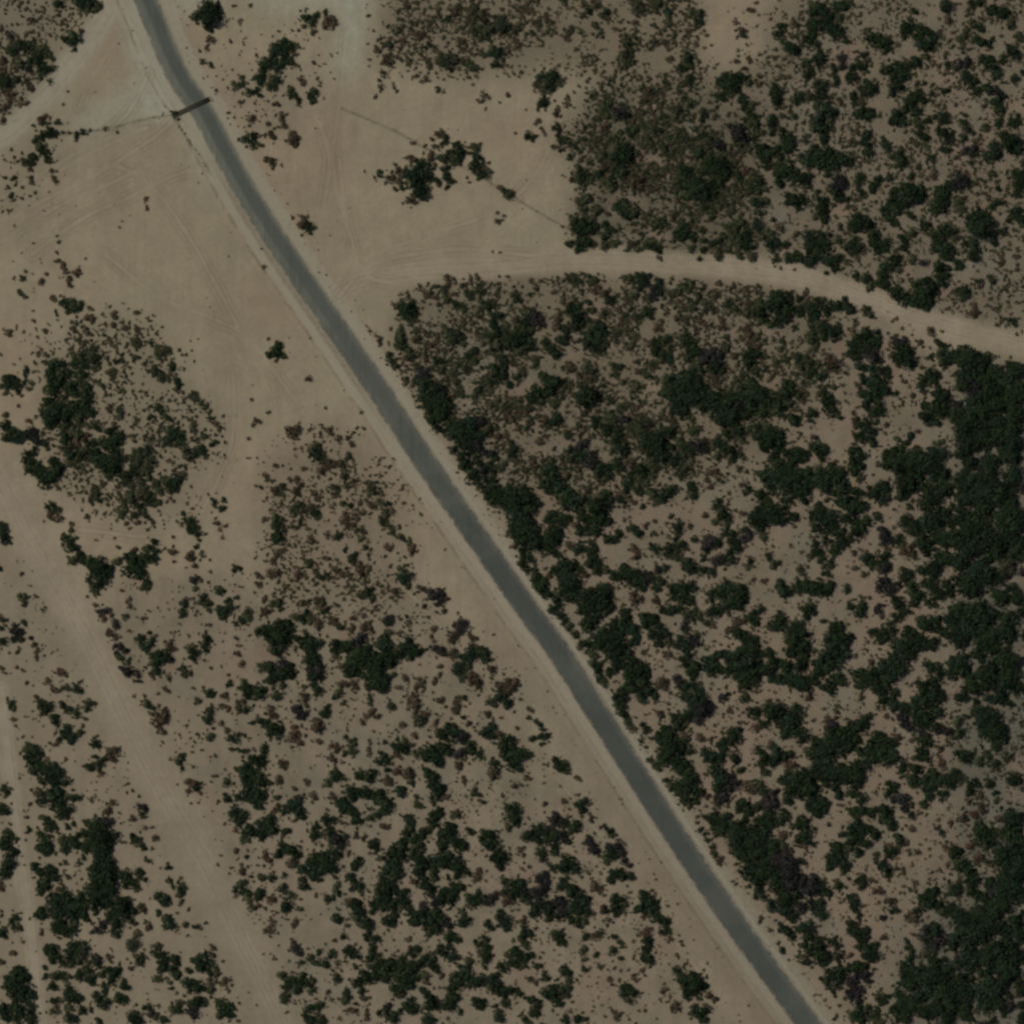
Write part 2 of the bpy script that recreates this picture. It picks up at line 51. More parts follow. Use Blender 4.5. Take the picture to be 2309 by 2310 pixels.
(0, 1154): """3 10 4,2 15 5,4 20 5,7 22 3,38 3 4b,43 4 4b,46 6 3b,54 8 3b,54 14 3b,49 19 4,53 22 4,56 27 5,52 34 2,1 43 3,13 37 1,17 47 2b,24 45 1b,24 56 1b,17 66 4,19 70 3b,23 64 2,27 63 2b,33 75 3s,35 72 2s,
2 81 4,1 88 3,3 98 4,13 86 3p,12 92 5p,14 97 4,19 84 3,17 90 3p,24 95 3p,26 100 3b,29 105 3b,28 110 3b,33 109 2b,20 112 1b,14 106 2,7 106 2b,13 117 2b,18 120 2b,2 118 3sb,4 122 3sb,20 129 2b,48 121 4b,50 124 2b,36 128 3b,40 133 3b,43 135 3b,50 133 4,48 145 4p,52 148 4,9 144 4,11 148 3,11 156 3b,12 161 2b,28 139 3b,35 144 5,40 146 3,35 150 4,42 157 5,43 160 3,18 169 2b,38 173 2b,45 170 3,43 176 3b,52 165 5,54 172 5,50 168 4,20 177 4,26 178 5,30 180 5,24 185 5,30 187 5,33 190 5,37 188 2,42 191 4,50 186 2b,15 182 2b,
66 3 3b,92 1 4,102 2 4,108 3 4o,104 9 3b,98 12 2b,114 6 2,120 0 2,130 18 2b,142 8 5,146 12 5,149 17 4,150 21 3,139 3 3,162 5 2b,163 9 3b,165 13 2b,167 19 2b,170 11 2b,72 22 2sb,87 20 2b,89 27 3b,102 28 3b,116 23 4,112 27 4,119 29 4,114 34 5,117 36 4,60 33 4,65 37 4,70 42 5,72 38 6,78 42 7,82 43 5,75 48 7,80 50 5,67 53 3b,74 57 5,73 60 3,90 36 4,95 33 3,98 38 4p,102 36 6,106 38 5,100 43 6,105 45 6,108 49 5,111 53 4,109 58 4,113 57 3,131 30 4b,131 38 2b,148 26 3,143 32 4b,144 36 3b,152 33 4s,147 41 4sb,140 42 2s,
175 40 2sb,178 44 4,181 44 2,159 45 2b,147 51 4p,147 57 3,156 53 2b,166 59 4,169 51 2sb,155 65 4,156 70 4,152 67 4o,158 73 3,138 70 4,139 75 4,141 65 3sb,138 78 3,170 75 5,174 72 4,168 79 4,178 65 3o,172 68 3,182 82 4,186 76 4,187 80 4,178 85 3,158 85 3sb,92 60 2b,98 66 3sb,98 71 3b,95 79 3,108 79 3b,98 90 2b,66 64 2b,73 70 3b,80 74 4p,76 76 4p,79 81 3b,85 77 3b,86 84 4p,84 92 4b,88 94 3b,90 102 4p,95 105 3,88 105 3p,91 110 4,96 112 3,93 118 3p,97 121 5p,103 122 4p,105 127 3p,110 117 2,
105 95 3,108 98 4,110 103 4,114 98 4,113 91 3,114 108 3,120 108 4,124 110 5,119 115 5,117 120 4,115 124 3b,128 110 3,127 125 3,127 102 4b,132 103 3sb,129 91 2sb,135 85 2sb,146 107 5,144 104 4,147 112 2,156 96 4,156 102 4,140 121 4,143 122 3,137 119 3,154 112 2b,159 118 2b,145 132 2b,178 95 3sb,180 100 3sb,178 107 3b,182 114 3b,172 123 2,173 129 3,183 128 4,157 136 4,160 138 3,170 138 3b,149 143 3,125 134 3b,109 138 2b,112 144 4o,114 148 2,120 145 2sb,122 156 6b,125 152 4b,120 160 4b,124 166 3b,122 173 2sb,131 166 1,158 149 4,168 147 3b,172 149 3b,183 143 3b,180 146 4,185 149 4,188 135 5,156 157 4,161 162 2,166 160 3b,170 165 3,149 168 2,158 170 4,147 173 2,178 170 5,184 167 3,188 170 2,175 179 3,180 180 3,185 180 3,190 160 3,178 160 1b,162 183 2,190 185 4,
68 144 4o,72 144 3o,66 148 3,64 156 3b,63 161 2b,72 173 4,75 176 3,87 182 5b,84 180 3b,87 187 3b,72 184 3,75 188 4,67 190 3,79 184 3,135 188 4,137 184 3""",
(577, 1154): """7 5 3b,15 4 4,20 6 3,16 12 5,20 13 4,18 20 5,17 17 4,28 11 3,33 8 3,32 2 4,45 3 4,43 22 3b,66 29 3,53 36 3b,69 5 4b,75 3 4b,73 10 4b,80 2 3b,62 18 4,54 18 3b,79 15 4,80 20 3,97 5 4b,95 8 4,100 10 4,104 14 4,108 19 3,111 21 3p,103 1 3b,98 2 4,116 24 3,118 27 4b,117 31 3b,121 30 2b,82 28 3o,100 28 4sb,112 34 2,86 36 2b,72 36 4o,75 33 3,41 40 4,40 36 3,45 46 3o,50 50 4o,54 49 3o,60 43 4b,65 47 3b,31 48 4b,14 45 5b,12 38 3b,16 33 3b,2 50 4b,1 47 3b,2 54 3b,25 50 1b,79 45 5sb,78 40 3b,86 44 3b,92 53 2b,101 41 2b,82 54 3,84 60 5o,80 63 4o,87 58 3,88 65 3,111 44 4s,113 48 5,112 52 4,115 55 3,105 60 4b,122 57 3b,125 58 3b,130 60 3p,133 62 5p,137 63 5p,140 65 4p,138 69 3p,143 65 3b,134 70 2,127 71 3b,142 74 3b,122 60 2b,152 76 2sb,
17 70 5,19 73 3,9 75 4b,7 66 3b,18 67 3,23 58 3,14 63 3sb,35 68 4sb,39 68 3b,48 66 4b,49 70 4,53 72 4b,53 75 4,61 71 3,58 82 4b,61 85 3,64 88 3,47 85 4b,44 79 4,38 76 4,35 80 4,30 80 4,40 84 3,71 61 2b,53 59 2b,73 80 3b,81 77 3sb,90 73 3sb,72 89 3b,81 88 4b,86 89 3b,100 80 4p,102 83 4,98 84 3,99 90 4,98 96 5,99 102 6,105 107 6,98 108 5,115 83 3,114 79 2,116 90 2,106 93 3sb,116 97 4,118 102 6,114 103 5,122 104 4,120 108 5,125 106 3,
16 84 4,22 84 5,12 88 5,20 90 7,27 88 5,6 92 5,18 96 6,25 96 5,21 102 5,16 105 5,5 88 4b,10 97 3,8 115 4,12 117 5,5 117 4,22 115 5p,26 118 5,22 122 6,17 124 5,27 122 4,12 128 4,20 130 4,33 95 4,36 100 4,42 98 6,47 98 5,42 106 6,40 112 4,48 112 5,43 115 5,46 120 5p,50 118 4p,46 124 5,50 125 3,53 125 2b,36 90 3b,
61 100 5,66 103 5,60 105 4,60 110 4b,73 99 6,80 98 6p,83 104 6,75 107 6,82 112 7,75 116 7,70 113 4,66 116 4b,72 120 5,80 119 6,88 110 6,95 112 6,102 112 6,90 118 7,88 124 6,92 129 7,98 130 6,87 131 5,95 134 5,104 122 3,99 126 4,83 131 3b,100 117 4,
37 132 3,45 134 5,45 138 3,52 135 2b,67 131 4b,75 130 4b,62 137 4,60 140 3,66 144 3,86 140 3,86 145 3,88 150 4b,85 154 3b,92 154 3b,38 141 4b,38 145 3b,30 148 4p,34 151 5p,37 152 4p,28 147 2b,12 149 4b,14 152 4b,17 139 4,54 150 5,53 147 3,48 160 6b,46 163 3b,30 161 3b,102 146 4,106 147 2s,112 126 3b,109 133 3sb,124 129 4b,121 132 3b,135 128 3b,138 123 3,139 116 3b,138 105 5p,140 107 4b,149 107 4b,134 87 3b,132 94 3b,134 97 2b,148 85 2,148 94 5b,155 86 6p,154 91 3p,162 93 3b,165 96 3b,163 100 3b,119 142 5b,120 139 3b,80 158 3b,110 160 3b,120 152 4b,123 156 5o,128 152 4b,124 160 3,135 159 3b,136 152 2s,140 142 4b,143 146 2,152 147 5b,150 147 3b,152 150 3,157 139 3,153 139 2,
170 105 6,173 110 4,166 107 4,160 107 5,157 112 5,160 115 4,152 120 5,155 123 4,150 120 3,178 111 2b,177 119 4b,167 127 6b,163 128 4b,168 130 4b,186 130 5b,190 127 4b,183 140 6o,178 142 5o,188 143 5,190 135 4b,181 130 3b,173 152 4b,185 155 2b,160 159 3b,156 155 3,164 161 2b,
5 157 4,10 160 4,15 163 6,17 167 5,12 165 4,2 135 6,6 133 4,3 138 4,30 170 5b,33 173 4b,35 174 2b,47 173 3b,60 177 4b,68 170 3,72 175 4,73 180 4,67 182 3,75 172 2,85 172 2b,86 180 4sb,92 175 2b,97 173 3b,105 178 4,110 177 5,112 174 4,117 175 3,106 183 4b,95 184 4,98 187 4,92 188 3,6 179 4,2 185 6,6 188 4,21 188 4b,20 192 3,57 186 5sb,120 169 3b,122 182 4,126 180 4,138 168 5,142 170 4,147 162 5,150 167 6,155 169 5p,156 172 4p,137 178 5,143 177 5,132 183 6,138 184 6,135 188 6,145 181 4,128 186 4,155 180 5p,153 184 4p,164 178 5,168 181 4,162 180 4,171 167 5,176 165 5,178 160 4,183 167 4b,188 172 5,187 178 6,190 184 5,180 190 4,152 190 4b""",
(1154, 1154): """5 5 8,12 8 7,5 14 7,15 15 7,8 20 8,18 22 7,10 25 5o,28 3 5,34 6 6,40 6 5,30 10 4,33 15 6,30 20 7,36 18 5,27 27 5,33 30 5,3 25 4b,8 32 4,12 36 5,8 40 4,13 44 4,18 46 4,18 51 5,25 55 6,20 57 5,55 3 5,62 6 6,70 4 6,72 9 5,62 13 5,55 12 4,48 11 4b,52 16 5,57 17 4,47 10 3,43 26 4,52 27 5,54 28 3,62 25 4,62 30 5,64 35 5,60 38 5,63 43 5,70 43 4,75 20 5,80 18 4,90 13 4,94 16 5,97 18 3,85 6 2b,92 27 4b,95 31 4b,95 34 3,108 7 3b,100 11 3b,107 17 3o,120 4 3,124 11 5,125 16 4,122 20 3,125 26 5,118 27 5,110 29 4,105 25 3,106 27 3,122 33 4,133 10 3b,133 29 2b,138 22 3,145 4 3b,147 20 4,150 24 6p,155 24 4,147 28 4,160 3 5,153 6 4,163 8 4,160 15 4,165 20 5,170 25 4,168 30 5,163 35 5,175 14 4,178 20 5p,185 6 7,190 4 5,186 12 5,190 18 4,174 2 3b,
156 37 5p,180 37 4,178 41 3,145 36 3,135 40 6,133 37 4,140 44 4,145 43 4,151 46 4,116 42 4,110 45 4p,108 49 4,85 40 4,88 44 5,80 47 6,85 50 5,93 48 5,97 52 6,103 50 5p,92 55 4,100 56 5,88 52 4,114 54 4,108 58 4,120 58 5,128 57 5,135 56 5,138 57 4,130 63 6,133 67 5,122 63 4,94 66 5b,108 67 4b,111 70 2b,
40 42 7,45 40 5,38 50 6,45 52 7,40 60 6,50 58 6,45 66 6,55 48 4b,54 45 4,28 48 3b,35 45 5,22 58 5,28 62 5,34 66 5,33 72 5,38 78 4,40 82 4,60 62 7,65 60 5,72 60 5,58 70 8,66 66 7,73 65 4,62 78 6,55 75 5,74 73 5,70 75 4,56 82 5,60 88 6,43 87 4,47 92 4,50 95 3,53 101 4,56 106 3,60 108 4,62 113 4,65 116 4,65 120 4,68 126 4,70 130 4,58 98 5,66 98 6,70 90 6,78 88 6,85 85 6,85 79 5,72 96 8,78 100 7,82 95 6,90 90 6,95 95 5,90 98 4,75 106 7,82 106 6,80 112 6,88 106 5,78 120 5,85 115 4,100 80 5,106 80 5,105 85 5,110 90 6,115 93 5,104 92 4,110 99 4,115 76 4,120 75 5,124 73 4,134 78 5o,138 75 4,140 80 4,145 84 4,118 96 4,125 98 5,132 102 5,136 100 4,138 96 5p,139 95 4,131 87 4p,132 90 3,123 85 2,
155 62 6,152 65 4,160 60 5,165 55 5,168 62 8,172 60 6,166 68 6,172 68 5,174 65 4,152 75 5,158 75 4,162 75 3,190 52 3b,181 52 3sb,187 73 4,178 79 4,183 81 5,182 77 4,170 83 4b,174 82 3b,163 89 4b,152 85 3b,
170 92 5,176 94 5,180 98 5,183 96 4,173 97 4,180 104 6,172 105 6,165 108 5,155 108 5,150 112 5,148 118 5,155 116 6,150 122 4,165 116 6,173 115 8,182 112 5,168 122 5,178 122 8,186 122 5,175 130 5,182 128 5,190 118 5,190 106 4,
92 118 7,98 120 6,103 120 5,90 125 6,97 127 6,88 132 5,84 133 5,82 140 5,85 145 4,95 134 5,105 135 6,108 138 4,100 140 5,112 130 5b,115 132 4,80 146 4,84 152 5,88 157 4,90 160 4,92 164 3b,98 160 3,101 165 4,82 148 4,118 107 4b,126 110 3b,133 112 5,138 115 5,134 120 5,137 124 4,142 128 3b,123 125 4p,127 130 4p,130 134 4,98 106 2b,
135 133 5,140 138 6,132 140 5,138 146 7,145 142 6,143 150 7p,147 147 5p,140 155 5p,135 152 4,110 151 4b,122 155 5,130 156 5,125 160 5,132 158 4,128 162 3,159 139 4p,163 137 3,167 136 2b,160 132 2b,175 139 4,177 142 3,165 150 3b,153 161 2b,142 170 4b,130 170 4b,183 150 5,185 154 3,184 161 4b,190 158 4,117 145 2b,
115 167 6,120 165 5,112 173 5,118 175 7,125 172 6,115 180 6,122 182 7,128 180 6,135 181 4,118 188 6,126 188 6,132 190 5,98 173 3,100 177 2,105 186 3,108 190 4,165 165 5,170 166 5,168 170 5,162 172 4,158 174 4,160 178 4,148 180 5,153 183 6,158 186 4,148 187 4,153 190 4,168 185 5,171 186 3,187 180 4,190 186 5,172 174 2b,187 190 4,
1 133 5b,2 128 4b,15 150 3sb,13 155 3,17 157 3,21 160 3,24 164 3,25 170 4,23 174 3,4 163 3b,16 172 3,28 167 2b,2 178 5,5 185 6,10 183 5,2 190 5,33 187 4,36 190 4,42 191 4""",
(1729, 1154): """5 3 7,12 6 6,20 4 5,40 4 7,48 6 7,43 12 6,50 14 5,35 3 4,65 5 7,72 10 6,68 15 6,58 18 5,55 25 5,58 22 5,52 30 4,45 22 4,38 18 2,84 3 4,88 14 5p,90 20 5p,105 6 6,112 12 7,118 20 6,125 10 8,130 20 7,122 28 6,116 28 4,107 30 6b,110 33 4,98 22 5,102 25 4,90 33 4,88 38 5,90 44 5p,130 5 6,
36 28 5,34 32 4,40 35 4,46 42 4,48 38 4,45 48 4,50 32 4,3 34 4,5 40 4,9 40 3,5 26 2,10 52 4,12 58 6,15 60 5,20 58 4,27 44 4o,32 37 2,25 55 4,30 58 6,37 57 6,43 59 5,48 57 5,45 62 4,35 62 4,66 32 3b,66 43 4sb,73 47 3b,76 36 5,79 40 4,78 25 2,60 58 4,60 61 2,71 64 2,78 65 2,65 71 4,70 73 5,74 73 3,70 77 4,62 70 2,32 70 4,33 76 5,30 74 4,37 75 3,43 82 3,9 78 4,5 85 5,12 86 5,10 82 4,
20 88 6,24 86 5,28 92 6,22 97 7,30 100 6,26 104 6,20 108 5,30 110 6,16 115 6,25 117 6,52 84 4,55 88 5,52 93 6,58 95 6,50 100 7,58 100 6,48 107 7,56 107 6,42 112 6,50 115 6,38 117 6,15 122 6,25 126 7,35 124 6,5 112 6,3 120 7,8 128 6,18 130 6,30 132 6,46 130 5,52 128 5,58 126 5,48 135 4,42 122 4,3 106 4,
85 75 4p,87 78 3b,85 70 3p,88 57 6p,92 60 5p,90 52 5p,95 65 4,100 70 5,105 75 5,98 55 4,105 48 5,108 55 5,112 60 6,115 66 5,110 70 4,118 45 5,125 42 7,130 35 6,122 52 6,128 60 6,125 68 5,97 80 4,99 83 3,92 88 5,85 92 5,80 91 4,88 96 5,95 95 4,86 99 3,105 92 6,112 95 6,108 100 7,100 102 6,118 100 6,125 98 6,130 90 5,120 85 6,128 80 5,115 82 4,75 98 2b,75 104 2b,67 109 3sb,79 113 3b,95 108 5,105 108 6,90 113 5,100 115 7,92 120 8,85 120 6,78 122 6,70 122 6,72 128 6,80 128 7,90 128 7,98 122 6,85 135 6,110 110 4,122 114 4,128 120 6,130 128 5,113 128 3,125 128 4,72 140 3b,72 145 2,
118 135 6,125 135 6,120 142 7,128 140 7,112 142 5,95 138 5,98 145 6,88 142 5,105 148 5,105 157 6p,112 152 6,108 163 4p,115 160 5,120 155 6,128 150 6,125 160 5,118 168 5p,130 165 4p,130 178 3b,118 175 6,115 182 5,120 185 5,
5 150 7,12 152 6,10 158 5,18 160 6,20 150 4,25 148 5,22 155 5,15 166 5,22 168 5,30 168 5,27 172 4,8 180 6,3 176 4b,15 182 5,5 188 6,20 190 5b,53 145 3,53 150 3,52 155 3b,47 157 3b,43 148 2b,35 157 2b,32 139 4b,50 162 5p,55 165 6,48 168 6,50 173 7,40 174 6,58 172 6,65 165 5,68 162 6,72 158 6,75 155 5,75 161 4,68 170 5,45 180 7,55 180 5,35 185 6,45 188 6,62 178 5,70 180 5,78 175 6,85 170 5,88 175 6,93 178 6,82 182 6,75 185 6,90 185 6,97 185 6,70 190 5,82 152 2b,90 155 3b,94 156 2b,99 170 4b,97 168 3b,103 190 4,110 172 3b,130 188 4b,
143 5 6,152 5 6,162 8 7,172 10 6,182 8 8,190 6 6,150 15 7,160 18 6,170 20 8,182 20 7,190 18 5,145 25 7,155 25 6,175 28 7,186 30 7,145 38 7,158 32 6,165 40 6,155 45 7,165 50 8,172 48 6,145 52 6,150 60 6,180 42 6o,185 55 4,160 60 7,145 70 7,155 72 8,175 70 6,188 70 5,145 82 7,155 85 8,165 80 7,172 88 7,180 78 6,165 92 7,178 95 6,145 100 5,158 98 5,173 105 6,178 110 7,170 112 4,145 112 6,153 115 6,160 125 7,167 126 6,155 130 6,187 120 6,180 130 6,172 135 5,150 135 4,145 142 4,170 145 5,165 155 8,160 160 7,172 158 7,165 165 6,158 152 4,178 150 3,183 145 4,148 160 4,145 165 4,144 172 3,146 128 4b,152 152 3,188 160 3,172 172 5,173 177 4,182 180 4,166 183 4,150 185 5,145 188 4,158 190 4,175 190 4,188 180 2""",
(0, 1730): """25 2 4,33 3 5,40 5 6,45 3 5,42 12 6,36 9 3,32 12 3,50 12 4,45 18 6,40 20 6,52 22 4,30 20 4,33 26 4,44 27 6,45 34 6,53 32 4,32 38 4,40 42 5,38 47 4,51 45 3,5 17 4,5 21 3,3 32 5,7 34 3,23 28 2b,20 38 2b,22 47 3,21 50 2,7 43 2b,9 50 4,11 54 3,3 56 5,7 60 5,10 65 5,9 72 6,5 76 5,4 82 6,2 90 4b,32 50 4,33 57 6,30 62 4,38 62 5,35 65 4,46 56 4,49 60 5,54 57 4,26 76 4,30 80 4,33 87 5,30 92 3,40 78 5,43 82 4,35 82 4,50 72 3o,51 82 3o,33 94 4,45 92 4b,42 98 6,50 95 5,45 104 7,53 100 6,47 113 6,54 110 6,45 122 6,52 122 6,31 108 4,30 112 4,34 112 4,32 106 3,12 115 4,14 120 4,11 120 3,16 122 3,17 110 1,2 112 2,2 108 2,3 124 5,5 127 3,32 125 3b,18 132 2b,
10 140 3b,2 147 3b,15 152 5,13 158 6,18 160 6,8 162 5,12 168 8,20 168 6,22 175 5,15 175 6,5 165 4,12 182 5,3 180 5,5 188 5,20 185 6,24 190 5,25 183 4,15 190 4,36 138 5,42 140 5,48 145 5,40 146 4,55 140 6,62 142 6o,58 146 4o,52 150 4,45 155 5,50 158 4,34 150 3,35 158 3,40 165 4,42 166 3,42 176 4,43 182 4,52 170 5,55 175 6,60 172 4,52 180 4,62 182 4,55 188 5,65 150 4,62 155 4,67 157 5,68 162 4,60 158 4,73 143 5p,75 148 4,77 155 4,85 155 5,88 152 4,84 160 4,93 162 4,95 165 4,93 173 5,90 175 4,80 167 4,75 172 4,78 178 5,68 183 3,75 190 4,88 180 1,83 143 3b,104 143 5o,105 146 4,98 152 3sb,100 188 6,105 191 5,112 182 4,115 185 4p,117 188 4,125 190 4,120 180 2,
68 2 4,75 4 3,77 6 3b,69 25 3sb,72 23 2sb,82 32 4b,86 27 3b,96 13 2b,95 19 2b,100 18 2b,105 22 2,108 30 4p,110 33 3p,108 37 3,100 39 3b,90 35 2b,110 46 2b,117 53 3b,115 45 2sb,99 52 3,103 54 4,106 58 4,109 61 3,92 56 3s,115 62 2,112 71 3,110 68 2,127 76 3,126 73 2,125 85 2b,128 87 3,131 90 2,136 83 2b,138 90 4,136 94 4,133 97 2b,136 102 3b,142 107 2b,122 100 5,118 98 3,125 102 4,121 95 2,107 107 4b,107 105 3,112 121 4b,120 110 3,124 114 4,128 118 5,125 120 3,105 125 4b,134 110 2sb,139 119 3o,148 120 3,155 118 2,152 122 2b,
65 41 3,68 44 4,75 42 5,82 42 5p,78 50 8,70 50 6,85 50 5,63 52 5,65 58 5,73 58 7,80 60 6,75 66 6,83 58 4,63 68 3,80 70 7,75 75 7,83 76 6,72 82 6,80 85 8,85 82 5,72 92 7,82 93 7,65 98 6,75 100 8,85 98 6,63 106 6,93 100 6,97 100 4,92 108 8,98 108 5,85 112 5,65 113 4,88 118 6,87 124 4,98 115 4,102 117 3b,73 110 3,92 83 4,96 82 5,98 86 5,103 88 4,105 80 4,108 79 3,95 88 4,104 92 3,110 85 3o,78 120 4p,75 122 4p,70 124 3,80 117 3p,
145 14 5b,148 16 4,141 18 3b,150 20 2b,144 28 2sb,150 27 2sb,137 1 3,145 0 2,162 8 3sb,171 12 4,170 23 4,173 25 3,183 4 6,188 3 5,190 8 5,185 12 5,188 18 6,183 22 5,190 25 4,178 33 5,182 36 5,177 40 4,180 43 4,187 48 5,185 55 4,178 48 3b,190 45 4,178 64 3b,186 68 3,164 74 2s,172 80 2sb,182 79 4b,186 76 2b,189 82 2,178 93 3,184 89 4,186 93 4,180 90 3,188 98 4,177 97 2b,190 106 4,169 43 2sb,
118 142 4,125 145 6,132 146 5,122 152 5,120 158 4,133 153 5,133 157 4,142 154 3,127 162 3,129 167 3,120 167 1,147 145 4,155 145 6,153 150 5,157 155 4,160 142 3b,168 146 2b,162 152 3,165 155 3b,170 162 4b,174 165 2b,173 160 2b,172 168 2b,160 162 4,160 167 4,142 164 5,150 166 5,143 168 3,153 165 3,136 176 4,134 182 4,130 183 4,145 178 5,145 184 5p,150 175 4,155 178 3,168 182 6,172 184 5,165 177 3,166 187 4,180 178 2b,180 190 2b""",
(577, 1730): """4 8 5,3 12 5,8 10 4,3 21 6,7 24 5,2 26 5,17 10 4b,22 1 2b,38 12 3b,17 22 3,30 17 3sb,44 22 4b,57 22 4b,33 23 4p,30 29 6,34 33 5,25 31 4,35 37 4,17 32 4b,20 34 3,29 41 2b,6 38 2b,4 47 6,10 45 5,13 42 5,12 48 5,3 52 4,23 49 4,20 57 3,22 62 5,18 64 4,28 63 6,25 60 4,30 66 4,9 70 4b,8 66 3b,2 73 2b,28 74 4b,6 83 4,12 83 4,5 84 3,22 82 3,21 92 4,26 96 3,22 88 2,13 100 4b,3 97 5,2 104 3b,24 104 5,24 109 4,33 107 3,31 118 4b,12 116 3b,11 122 4b,17 125 2b,
58 8 4,62 6 4,66 8 4,55 12 4,60 4 3,78 6 4,80 4 3,86 8 5,90 6 4,100 12 4b,99 10 3,107 4 4b,116 4 5b,115 2 3b,118 13 3,99 2 3,71 16 3,72 21 5,77 22 5,82 20 5,86 21 4,93 22 5,96 26 7,99 30 5,92 34 4,65 26 4,67 31 6,72 34 5,75 38 5,74 41 4,63 29 4,110 20 5,109 18 3,120 22 3,123 28 4,86 39 4,98 44 4b,54 32 2b,55 39 5,53 37 3,66 41 4sb,46 46 4,46 50 5,44 49 3,55 47 4,58 52 5,63 55 6p,67 52 4,65 59 4,75 52 3b,80 53 3b,70 65 3b,90 58 5,91 62 4,88 55 3,95 68 3,88 78 1b,
58 65 6,54 70 6,62 67 4,43 70 6,48 72 4,41 76 6,46 80 6,52 76 6,58 75 5,43 84 4,40 70 3,75 75 5,77 72 4,72 83 4,75 86 4,66 75 2,80 91 4,79 95 3,73 92 3p,60 84 3,60 90 4,62 95 3,37 89 4,40 91 3,36 85 3,55 99 4,58 98 3,71 100 4b,75 104 5,78 108 6,82 115 6,85 120 5,76 112 4,88 108 4,46 97 2b,62 113 4,65 115 3,70 119 3,55 107 1b,38 112 1b,
115 38 4,118 42 5,117 47 4,115 54 5,110 58 5,105 62 5,120 60 6,115 50 4,125 53 5,128 50 4,103 66 6,110 66 5,122 67 5,126 70 5,125 76 6,118 65 4,105 72 5,100 77 6,105 80 6,95 84 5,100 86 6,92 92 5,97 93 6,103 90 5,94 99 6,100 100 5,108 98 5,113 96 5,112 103 5,105 105 5,98 105 5,115 107 4,106 110 4,100 117 5,103 117 4,90 105 4,85 128 4,90 130 4,123 80 4,128 85 5,133 80 5,131 90 5,127 90 4,135 72 5,142 74 6,138 70 4,150 75 5,155 76 5,152 82 4,160 80 3,120 85 4b,145 68 5,152 70 4,
130 4 5,133 10 6,138 15 5,136 20 5,134 25 4,140 18 3,131 14 3,135 34 5,133 40 5,138 36 4,136 44 4,140 50 5,146 48 6,142 56 5,140 62 4,152 55 5,155 60 5,150 58 4,148 52 5,160 47 4,163 50 3,150 36 4,152 34 3b,144 23 3b,173 52 5,178 52 5,174 58 6,180 57 4,182 62 4,167 82 4b,168 78 3b,144 84 3,186 68 5,182 70 5,184 75 5,178 71 3,165 20 4o,168 20 3,157 10 3b,178 5 5b,177 8 3b,152 1 3b,172 26 3,185 22 2b,190 31 4,192 36 4,190 45 4,
141 94 5,148 92 5,153 90 5,135 100 4p,142 100 6,148 100 5,138 104 5p,160 98 4,165 98 5,163 103 4,172 100 5,178 98 5p,168 95 3,190 90 6,190 100 5b,187 97 3,128 108 5p,125 113 6,132 114 6,140 112 6,136 120 5,130 120 5,145 116 5p,118 112 4,120 117 5,145 120 3,157 115 5,157 110 4,154 118 3,176 118 4,178 121 3,186 112 5,188 117 5,184 118 4,66 128 3,60 131 3b,28 131 3b,130 126 4,145 128 5,150 130 4,172 130 4,165 132 3,115 130 3b,
6 141 1b,15 144 2b,33 140 4p,36 147 3,42 145 4,48 140 3,46 147 3,53 148 4,58 142 4,62 148 3,60 140 3,67 146 2,58 153 2,72 140 4,76 142 5,75 150 3,87 141 4,85 145 4,95 147 5,102 146 5,110 147 5,92 152 5,82 156 5,88 158 5,78 160 4,98 160 4,100 153 6,108 155 6,117 152 6,112 160 6,120 158 5,108 170 4,107 166 5,115 164 5,118 140 4,123 150 5,130 147 5,133 142 4,128 156 4,135 152 4,128 162 3b,150 142 5,170 140 4,173 145 5,190 142 4,188 150 5,150 147 2,140 157 3b,154 150 3,160 147 4,172 150 3,150 155 4,152 160 6,160 155 6,162 162 6,170 160 6,178 157 5,182 163 6,185 168 5,148 165 4,148 172 5,145 178 6,133 175 6,130 170 5,136 180 4,126 167 3,118 178 6,118 183 5,115 176 3,168 175 5,170 180 4,182 187 5,180 181 3,190 170 5,188 178 4,155 185 3,130 190 5,100 181 4p,98 184 4,93 184 3,105 188 5,108 185 3,
20 157 4,25 160 5,22 165 4,22 170 4,23 174 4,33 162 5,36 157 3,30 168 4,38 164 4,43 168 3,42 163 3b,43 160 3,30 178 2sb,63 159 4,54 168 3b,54 171 2b,57 175 2b,68 170 4,67 176 4,70 172 3,75 178 2,76 163 4,80 168 4,82 174 4,86 173 2,72 184 4b,83 187 4b,48 178 4,40 181 4,45 180 3,24 184 2b,37 187 3,42 190 5,48 188 4,50 192 4,63 189 2b,58 188 1b""",
